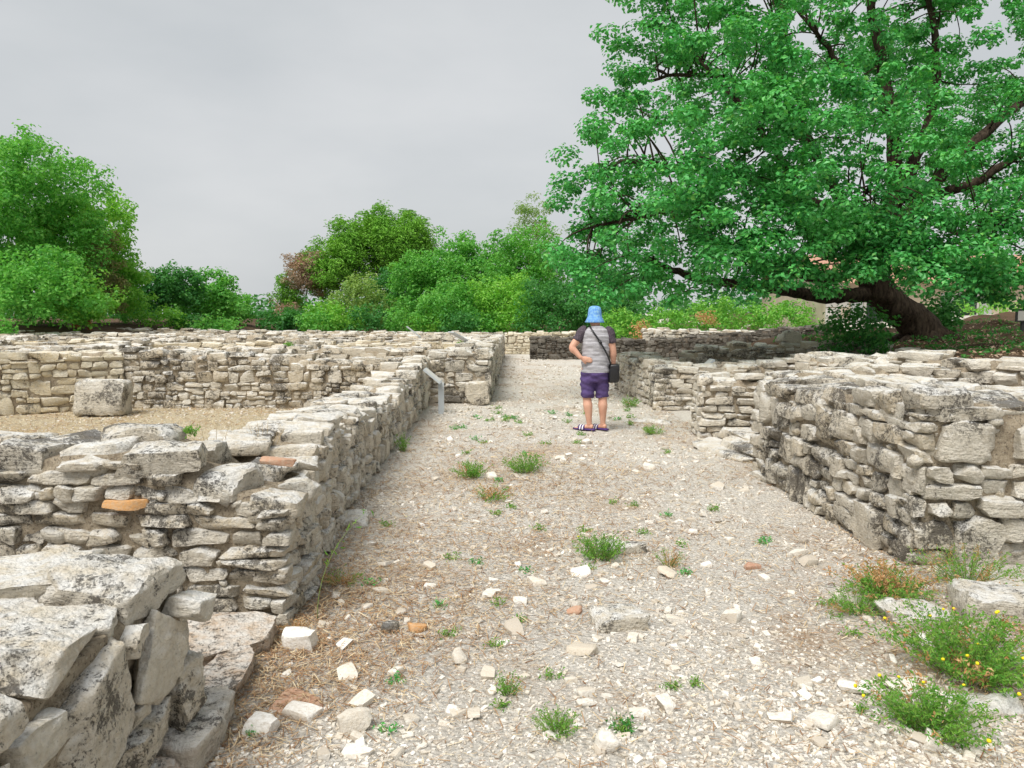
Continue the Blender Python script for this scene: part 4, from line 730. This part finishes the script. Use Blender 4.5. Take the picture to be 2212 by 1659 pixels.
s = np.exp(rng.normal(math.log(0.0042), 0.45, len(x))) * (0.75 + 0.14 * y); xr, yr = rng.uniform(-9.0, -2.0, 3500), rng.uniform(8.5, 13.0, 3500); x, y, s = np.concatenate([x, xr]), np.concatenate([y, yr]), np.concatenate([s, rng.uniform(0.006, 0.016, 3500)]); s *= 1 + 0.3 * np.clip(-patch(np.stack([x, y], 1) * 2.3), -1, 1); s = np.minimum(s, 0.011 + 0.0022 * y)
half = np.stack([s * rng.uniform(0.8, 1.5, len(x)), s * rng.uniform(0.6, 1.1, len(x)), s * rng.uniform(0.35, 0.75, len(x))], 1)
V, Q = stone_verts(half, 1, warp=0.42, chops=2, rough=0, k=5.0); th = rng.uniform(0, 6.283, len(x)); ti = rng.uniform(-0.4, 0.4, len(x)); c_, s_ = np.cos(th)[:, None], np.sin(th)[:, None]
Vx, Vy, Vz = V[..., 0], V[..., 1], V[..., 2] + V[..., 0] * ti[:, None]; V = np.stack([Vx * c_ - Vy * s_ + x[:, None], Vx * s_ + Vy * c_ + y[:, None], Vz + (gh(x, y) + half[:, 2] * 0.3 + 0.02 * (x < -1.6))[:, None]], 2)
tag(link('gravel', mesh('gravel', V.reshape(-1, 3), (Q[None] + (np.arange(len(x)) * 8)[:, None, None]).reshape(-1, 4), False), M_CHIP), 'loose white limestone gravel covering the path', 'gravel', kind='stuff')
n_ = NT('dry_litter'); M_LIT = n_.done(n_.ramp(n_.isl, [(0.0, (0.20, 0.10, 0.05)), (0.4, (0.36, 0.22, 0.12)), (0.75, (0.52, 0.39, 0.23)), (1.0, (0.66, 0.56, 0.38))]), 0.9, 0.1)
x, y = scatter(190000, 2.45, 24, -1.35, 2.6); pv = patch(np.stack([x, y], 1)) + 0.5 * (np.abs(x - 0.6) / 1.9) ** 4; keep = rng.random(len(x)) < np.clip(0.10 + 0.40 * pv, 0.03, 0.8); x, y = np.concatenate([x[keep], rng.uniform(-9.0, -2.0, 9000)]), np.concatenate([y[keep], rng.uniform(8.5, 13.0, 9000)])
th = rng.uniform(0, 6.283, len(x)); ln = rng.uniform(0.008, 0.036, len(x)) * (0.8 + 0.05 * y); wd = rng.uniform(0.0007, 0.0017, len(x)) * (0.75 + 0.14 * y); d = np.stack([np.cos(th), np.sin(th), rng.normal(0, 0.22, len(x))], 1) * ln[:, None]; sd = np.stack([-np.sin(th), np.cos(th), rng.normal(0, 0.3, len(x))], 1) * wd[:, None]
P = np.stack([x, y, gh(x, y) + rng.uniform(0.005, 0.02, len(x)) + 0.02 * (x < -1.6)], 1); bend = sd * rng.normal(0, 3, len(x))[:, None]; V = np.stack([P - d - sd, P - d + sd, P + d + sd + bend, P + d - sd + bend], 1).reshape(-1, 3)
tag(link('dry_litter', mesh('dry_litter', V, (np.arange(len(x)) * 4)[:, None] + np.arange(4), False), M_LIT), 'brown pine needles and dry twigs strewn over the gravel', 'litter', kind='stuff')
# leaf litter and ground cover on the mound
x = rng.uniform(5.2, 15, 9000); y = rng.uniform(8, 20, 9000); sel = gh(x, y) > 0.55; x, y = x[sel], y[sel]; P = np.stack([x, y, gh(x, y) + 0.11], 1); V, T = leaf_arrays(P, rng.normal(size=P.shape) * 0.5 + (0, 0, 1), 0.07, 0.6)
tag(link('fallen_leaves', mesh('fallen_leaves', V, T, False), M_DEAD), 'dry fallen leaves on the mound under the oak', 'leaves', kind='stuff')
x = rng.uniform(6.5, 16, 16000); y = rng.uniform(10, 21, 16000); sel = (gh(x, y) > 0.7) & (_g3(np.stack([x, y], 1) * 1.5) > 0.15); x, y = x[sel], y[sel]; P = np.stack([x, y, gh(x, y) + rng.uniform(0.1, 0.2, len(x))], 1); V, T = leaf_arrays(P, rng.normal(size=P.shape) * 0.6 + (0, 0, 1), 0.09, 0.5)
tag(link('ground_cover', mesh('ground_cover', V, T, False), M_DEEP), 'patchy dark green ground cover on the mound', 'ground cover', kind='stuff')
# ------------------------------------------------------------------ the standing man
def remeshed(mb, name, voxel, smooth_it=6, fac=0.5, noise=0.0):
    """fuses the collected shapes into one continuous skin"""
    o = bpy.data.objects.new(name, mb.mesh(name)); C.objects.link(o)
    m = o.modifiers.new('r', 'REMESH'); m.mode = 'VOXEL'; m.voxel_size = voxel; m.use_smooth_shade = True
    s = o.modifiers.new('s', 'SMOOTH'); s.iterations = smooth_it; s.factor = fac
    me = bpy.data.meshes.new_from_object(o.evaluated_get(bpy.context.evaluated_depsgraph_get())); bpy.data.objects.remove(o)
    if noise:
        V = np.empty(len(me.vertices) * 3, np.float32); me.vertices.foreach_get('co', V); V = V.reshape(-1, 3).astype(float); Nn = np.empty(len(V) * 3, np.float32); me.vertices.foreach_get('normal', Nn)
        V += Nn.reshape(-1, 3) * (_fold(V * np.array((1, 1, 1.7)))[:, None] * noise); me.vertices.foreach_set('co', V.astype(np.float32).ravel()); me.update()
    return me
_fold = Waves(12, 3.0, 11, 91)
n_ = NT('skin'); M_SKIN = n_.done(n_.ramp(n_.noise(9, 4, 0.6), [(0.3, (0.56, 0.29, 0.20)), (0.7, (0.66, 0.38, 0.27))]), 0.55, 0.4)
n_ = NT('striped_jersey'); sz = n_.t.nodes.new('ShaderNodeSeparateXYZ'); n_.l(n_.pos, sz.inputs[0])
wv = n_.math('SINE', n_.math('ADD', n_.math('MULTIPLY', sz.outputs[2], 330.0), n_.math('MULTIPLY', n_.noise(9, 2), 2.0)))
c_ = n_.mix(n_.ramp(wv, [(0.3, 0.0), (0.75, 1.0)]), (0.25, 0.24, 0.26), (0.68, 0.68, 0.71)); c_ = n_.mix(n_.ramp(n_.noise(22, 4, 0.7), [(0.52, 0.0), (0.75, 0.4)]), c_, (0.70, 0.70, 0.73)); M_SHIRT = n_.done(c_, 0.9, 0.1)
n_ = NT('dark_sleeve'); M_SLV = n_.done(n_.ramp(n_.noise(90, 3), [(0.4, (0.055, 0.045, 0.06)), (0.65, (0.13, 0.105, 0.12))]), 0.9, 0.1)
n_ = NT('purple_cotton'); n_.bump(n_.noise(40, 4), 0.3, 0.01); M_SHORT = n_.done(n_.ramp(n_.noise(8, 4, 0.6), [(0.3, (0.075, 0.05, 0.15)), (0.7, (0.125, 0.085, 0.22))]), 0.85, 0.15)
n_ = NT('blue_print'); c_ = n_.ramp(n_.noise(34, 3, 0.6), [(0.42, (0.13, 0.30, 0.66)), (0.56, (0.20, 0.42, 0.74)), (0.64, (0.33, 0.55, 0.60)), (0.74, (0.18, 0.30, 0.68))]); M_HAT = n_.done(c_, 0.85, 0.15)
M_BAG = NT('black_leather').done((0.014, 0.014, 0.016), 0.35, 0.5); M_SOLE = NT('slide_rubber').done((0.07, 0.035, 0.16), 0.6); M_WHT = NT('white_band').done((0.75, 0.75, 0.77), 0.6); M_HAIR = NT('grey_hair').done((0.16, 0.12, 0.10), 0.8)
px, py = 1.135, 10.45; pz = float(gh(px, py)) + 0.004; man = tag(empty('person', (px, py, pz)), 'man in blue bucket hat and purple shorts seen from behind, hand on hip', 'person')
FD = [np.array((-0.87, 0.50, 0)), np.array((-0.72, 0.69, 0))]                      # where the toes point
HIP = [np.array((-0.095, 0.0, 0.86)), np.array((0.085, 0.0, 0.86))]; KNEE = [np.array((-0.108, 0.025, 0.47)), np.array((0.105, 0.03, 0.475))]; ANK = [np.array((-0.075, 0.0, 0.085)), np.array((0.115, 0.035, 0.085))]
b = MB()
for k in (0, 1):
    h, kn, an, f = HIP[k], KNEE[k], ANK[k], FD[k]; cal = kn * 0.68 + an * 0.32 + np.array((0.0, -0.018, 0))
    b.tube(spline([h, h * 0.5 + kn * 0.5 + (0, 0.01, 0), kn, cal, kn * 0.3 + an * 0.7 + (0, -0.008, 0), an], 5), np.interp(np.linspace(0, 1, 26), [0, .2, .4, .5, .6, .8, .95, 1], [0.095, 0.088, 0.064, 0.058, 0.066, 0.047, 0.037, 0.038]), 14)
    hl = an - f * 0.055; b.tube([hl + (0, 0, -0.035), an + f * 0.0 + (0, 0, -0.03), an + f * 0.07 + (0, 0, -0.04), an + f * 0.13 + (0, 0, -0.052), an + f * 0.175 + (0, 0, -0.056)], [(0.028, 0.030), (0.034, 0.036), (0.038, 0.030), (0.042, 0.018), (0.030, 0.012)], 12, flat=np.cross(f, (0, 0, 1)))
    for t in range(5):
        sd = np.cross(f, (0, 0, 1)) * (-1 if k == 0 else 1); o = an + f * 0.165 + sd * (0.030 - 0.015 * t) + (0, 0, -0.058); b.tube([o, o + f * (0.042 - 0.006 * t), o + f * (0.055 - 0.007 * t) + (0, 0, -0.004)], [0.011 if t == 0 else 0.008] * 2 + [0.006], 8)
b.tube([(0, 0, 0.80), (0, 0, 0.90), (0, 0.005, 1.02), (0, 0.0, 1.18), (0, -0.01, 1.32), (0, -0.005, 1.40)], [(0.165, 0.12), (0.172, 0.125), (0.168, 0.118), (0.178, 0.12), (0.175, 0.10), (0.09, 0.07)], 20, flat=(1, 0, 0))
b.tube([(0, 0, 1.36), (0, 0.005, 1.43), (0, 0.012, 1.52)], [0.07, 0.060, 0.060], 14)
hc = np.array((-0.012, 0.03, 1.553)); b.lathe([(0.0, -0.13), (0.045, -0.122), (0.064, -0.09), (0.075, -0.03), (0.080, 0.03), (0.07, 0.085), (0.04, 0.115), (0.0, 0.122)], 20, hc, 0.95, 1.18)
nd = np.array((-0.35, 0.93, 0)); sd = np.array((0.93, 0.35, 0))
b.tube([hc + nd * 0.085 + (0, 0, 0.02), hc + nd * 0.108 + (0, 0, -0.02), hc + nd * 0.085 + (0, 0, -0.035)], [0.008, 0.016, 0.012], 8); b.tube([hc + nd * 0.05 + (0, 0, -0.10), hc + nd * 0.095 + (0, 0, -0.105)], [0.03, 0.022], 8)
for s in (-1, 1): b.tube([hc + sd * s * 0.072 + (0, 0, 0.03), hc + sd * s * 0.085 + (0, 0, 0.005), hc + sd * s * 0.074 + (0, 0, -0.035)], [0.010, 0.016, 0.009], 8)
SH = [np.array((-0.172, -0.005, 1.36)), np.array((0.178, -0.005, 1.35))]; EL = np.array((-0.325, -0.075, 1.14)); WR = np.array((-0.205, -0.125, 1.0)); ER = np.array((0.238, -0.015, 1.09)); WRR = np.array((0.252, 0.035, 0.865))
def arm(s, e, w): b.tube(spline([s, s * .5 + e * .5, e, e * .62 + w * .38, w], 5), np.interp(np.linspace(0, 1, 21), [0, .2, .45, .5, .65, 1], [0.060, 0.058, 0.047, 0.045, 0.047, 0.029]), 12)
arm(SH[0], EL, WR); arm(SH[1], ER, WRR)
def hand(w, d, side, nrm, curl):
    d = d / np.linalg.norm(d); side = side / np.linalg.norm(side); b.tube([w, w + d * 0.045, w + d * 0.088], [(0.026, 0.017), (0.040, 0.017), (0.042, 0.014)], 12, flat=side)
    for i, (o, ln) in enumerate(zip((-0.031, -0.010, 0.011, 0.030), (0.072, 0.080, 0.074, 0.058))):
        p = w + d * 0.082 + side * o; q = p + d * ln * 0.45 + nrm * curl * 0.25 * ln; r = q + d * ln * 0.35 + nrm * curl * 0.55 * ln; t = r + d * ln * 0.15 + nrm * curl * 0.5 * ln; b.tube([p, q, r, t], [0.0095, 0.009, 0.0082, 0.0065], 8)
    p = w + d * 0.03 - side * 0.030; b.tube([p, p - side * 0.026 + d * 0.026 + nrm * 0.01, p - side * 0.034 + d * 0.060 + nrm * 0.018], [0.013, 0.011, 0.008], 8)
hand(WR, np.array((0.93, -0.20, -0.20)), np.array((0.2, 0.0, 0.95)), np.array((0.15, 0.6, 0)), 0.25); hand(WRR, np.array((0.02, 0.12, -1.0)), np.array((-0.1, -1.0, -0.1)), np.array((-1.0, 0, 0)), 0.5)
link('body', remeshed(b, 'body', 0.011, 2), M_SKIN, man)
s = MB()   # jersey
s.tube([(0, 0.0, 0.795), (0, 0, 0.90), (0, 0.0, 1.02), (0, -0.002, 1.18), (0, -0.008, 1.30), (0, -0.008, 1.375), (0, -0.002, 1.425)], [(0.192, 0.150), (0.190, 0.148), (0.186, 0.138), (0.192, 0.138), (0.200, 0.122), (0.172, 0.105), (0.072, 0.076)], 26, flat=(1, 0, 0)); link('shirt', remeshed(s, 'shirt', 0.012, 4, noise=0.007), M_SHIRT, man)
for a, e in ((SH[0], EL), (SH[1], ER)):
    s = MB(); d = (e - a); i = np.array((0.05 if a[0] < 0 else -0.05, 0, 0.012)); s.tube(spline([a + i, a, a + d * 0.3, a + d * 0.60], 5), np.interp(np.linspace(0, 1, 16), [0, .3, .6, 1], [0.062, 0.072, 0.069, 0.066]), 18); link('sleeve', remeshed(s, 'sleeve', 0.012, 3, noise=0.006), M_SLV, man)
s = MB(); s.tube([(0, 0, 0.845), (0, 0, 0.78), (0, 0, 0.70), (0, 0, 0.67)], [(0.178, 0.138), (0.186, 0.145), (0.178, 0.135), (0.15, 0.11)], 24, flat=(1, 0, 0))
for k in (0, 1): h, kn = HIP[k], KNEE[k]; s.tube(spline([h + (0, 0, -0.06), h * .55 + kn * .45, kn + (0, 0.0, -0.015)], 7), np.interp(np.linspace(0, 1, 15), [0, .5, 1], [0.100, 0.098, 0.090]), 18)
link('shorts', remeshed(s, 'shorts', 0.012, 3, noise=0.010), M_SHORT, man)
hb = MB(); hb.lathe([(0.0, 1.702), (0.035, 1.701), (0.062, 1.692), (0.078, 1.676), (0.087, 1.65), (0.093, 1.59), (0.097, 1.555), (0.108, 1.53), (0.134, 1.482), (0.131, 1.477), (0.094, 1.53), (0.088, 1.58)], 32, (hc[0], hc[1], 0), 1.0, 1.12); link('hat', hb.mesh('hat'), M_HAT, man)
V = np.empty(len(man.children[-1].data.vertices) * 3, np.float32); me = man.children[-1].data; me.vertices.foreach_get('co', V); V = V.reshape(-1, 3); V += (_fold(V.astype(float)) * 0.006)[:, None]; me.vertices.foreach_set('co', V.ravel()); me.update()
hb = MB(); hb.lathe([(0.0, 0.06), (0.082, 0.03), (0.084, -0.035), (0.070, -0.075), (0.05, -0.09)], 18, hc - nd * 0.012, 0.95, 1.12); link('hair', hb.mesh('hair'), M_HAIR, man)
for k in (0, 1):
    an, f = ANK[k], FD[k]; sd = np.cross(f, (0, 0, 1)); r = MB(); pr = [(-0.085, 0.030), (-0.07, 0.038), (-0.02, 0.040), (0.07, 0.044), (0.15, 0.048), (0.20, 0.042), (0.235, 0.020)]; c0 = np.array((an[0], an[1], 0.016))
    r.tube([c0 + f * a for a, _ in pr], [(w, 0.016) for _, w in pr], 14, flat=sd); sl = link('slide', r.mesh('slide'), M_SOLE, man)
    for q in range(5):
        y0 = 0.065 + q * 0.019; r = MB(); A = np.linspace(-0.1, np.pi + 0.1, 14); P = [c0 + f * y0 + sd * math.cos(a) * 0.050 + np.array((0, 0, -0.004 + max(0, math.sin(a)) * 0.062)) for a in A]; r.tube(P, [(0.010, 0.003)] * 14, 6, flat=f); link('strap', r.mesh('strap'), M_WHT if q % 2 else M_SOLE, sl)
bag = tag(empty('shoulder_bag', (px + 0.245, py - 0.02, pz + 0.66)), 'black shoulder bag with crossbody strap hanging at the man\'s hip', 'bag'); B0 = np.array((0.245, -0.02, 0.66))
V, Q = stone_verts([(0.075, 0.10, 0.125)], 8, warp=0.08, chops=0, rough=0.4, k=5); V = V[0]; V[:, 0] *= 1 - 0.28 * (V[:, 2] > 0) * V[:, 2] / 0.125; link('pouch', mesh('pouch', V + (0, 0, 0.125), Q), M_BAG, bag)
V, Q = stone_verts([(0.066, 0.105, 0.07)], 6, warp=0.05, chops=0, rough=0.3, k=6); link('flap', mesh('flap', V[0] + (0.004, 0, 0.19), Q), M_BAG, bag)
ps = [(0.20, -0.10, 0.905), (0.155, -0.150, 1.02), (0.09, -0.162, 1.14), (0.01, -0.150, 1.27), (-0.055, -0.120, 1.365), (-0.085, -0.045, 1.425), (-0.09, 0.03, 1.415), (-0.04, 0.115, 1.33), (0.05, 0.155, 1.18), (0.15, 0.145, 1.02), (0.21, 0.06, 0.90)]
r = MB(); P = spline([np.array(p) - B0 for p in ps], 5); r.tube(P, [(0.004, 0.014)] * len(P), 6, flat=(0.3, -0.9, 0.3)); r.build('strap', M_BAG, bag)
r = MB(); r.box(np.array((0.045, -0.166, 1.215)) - B0, (0.019, 0.008, 0.022), rotm(0, -0.5, 0)); r.build('buckle', M_BAG, bag)
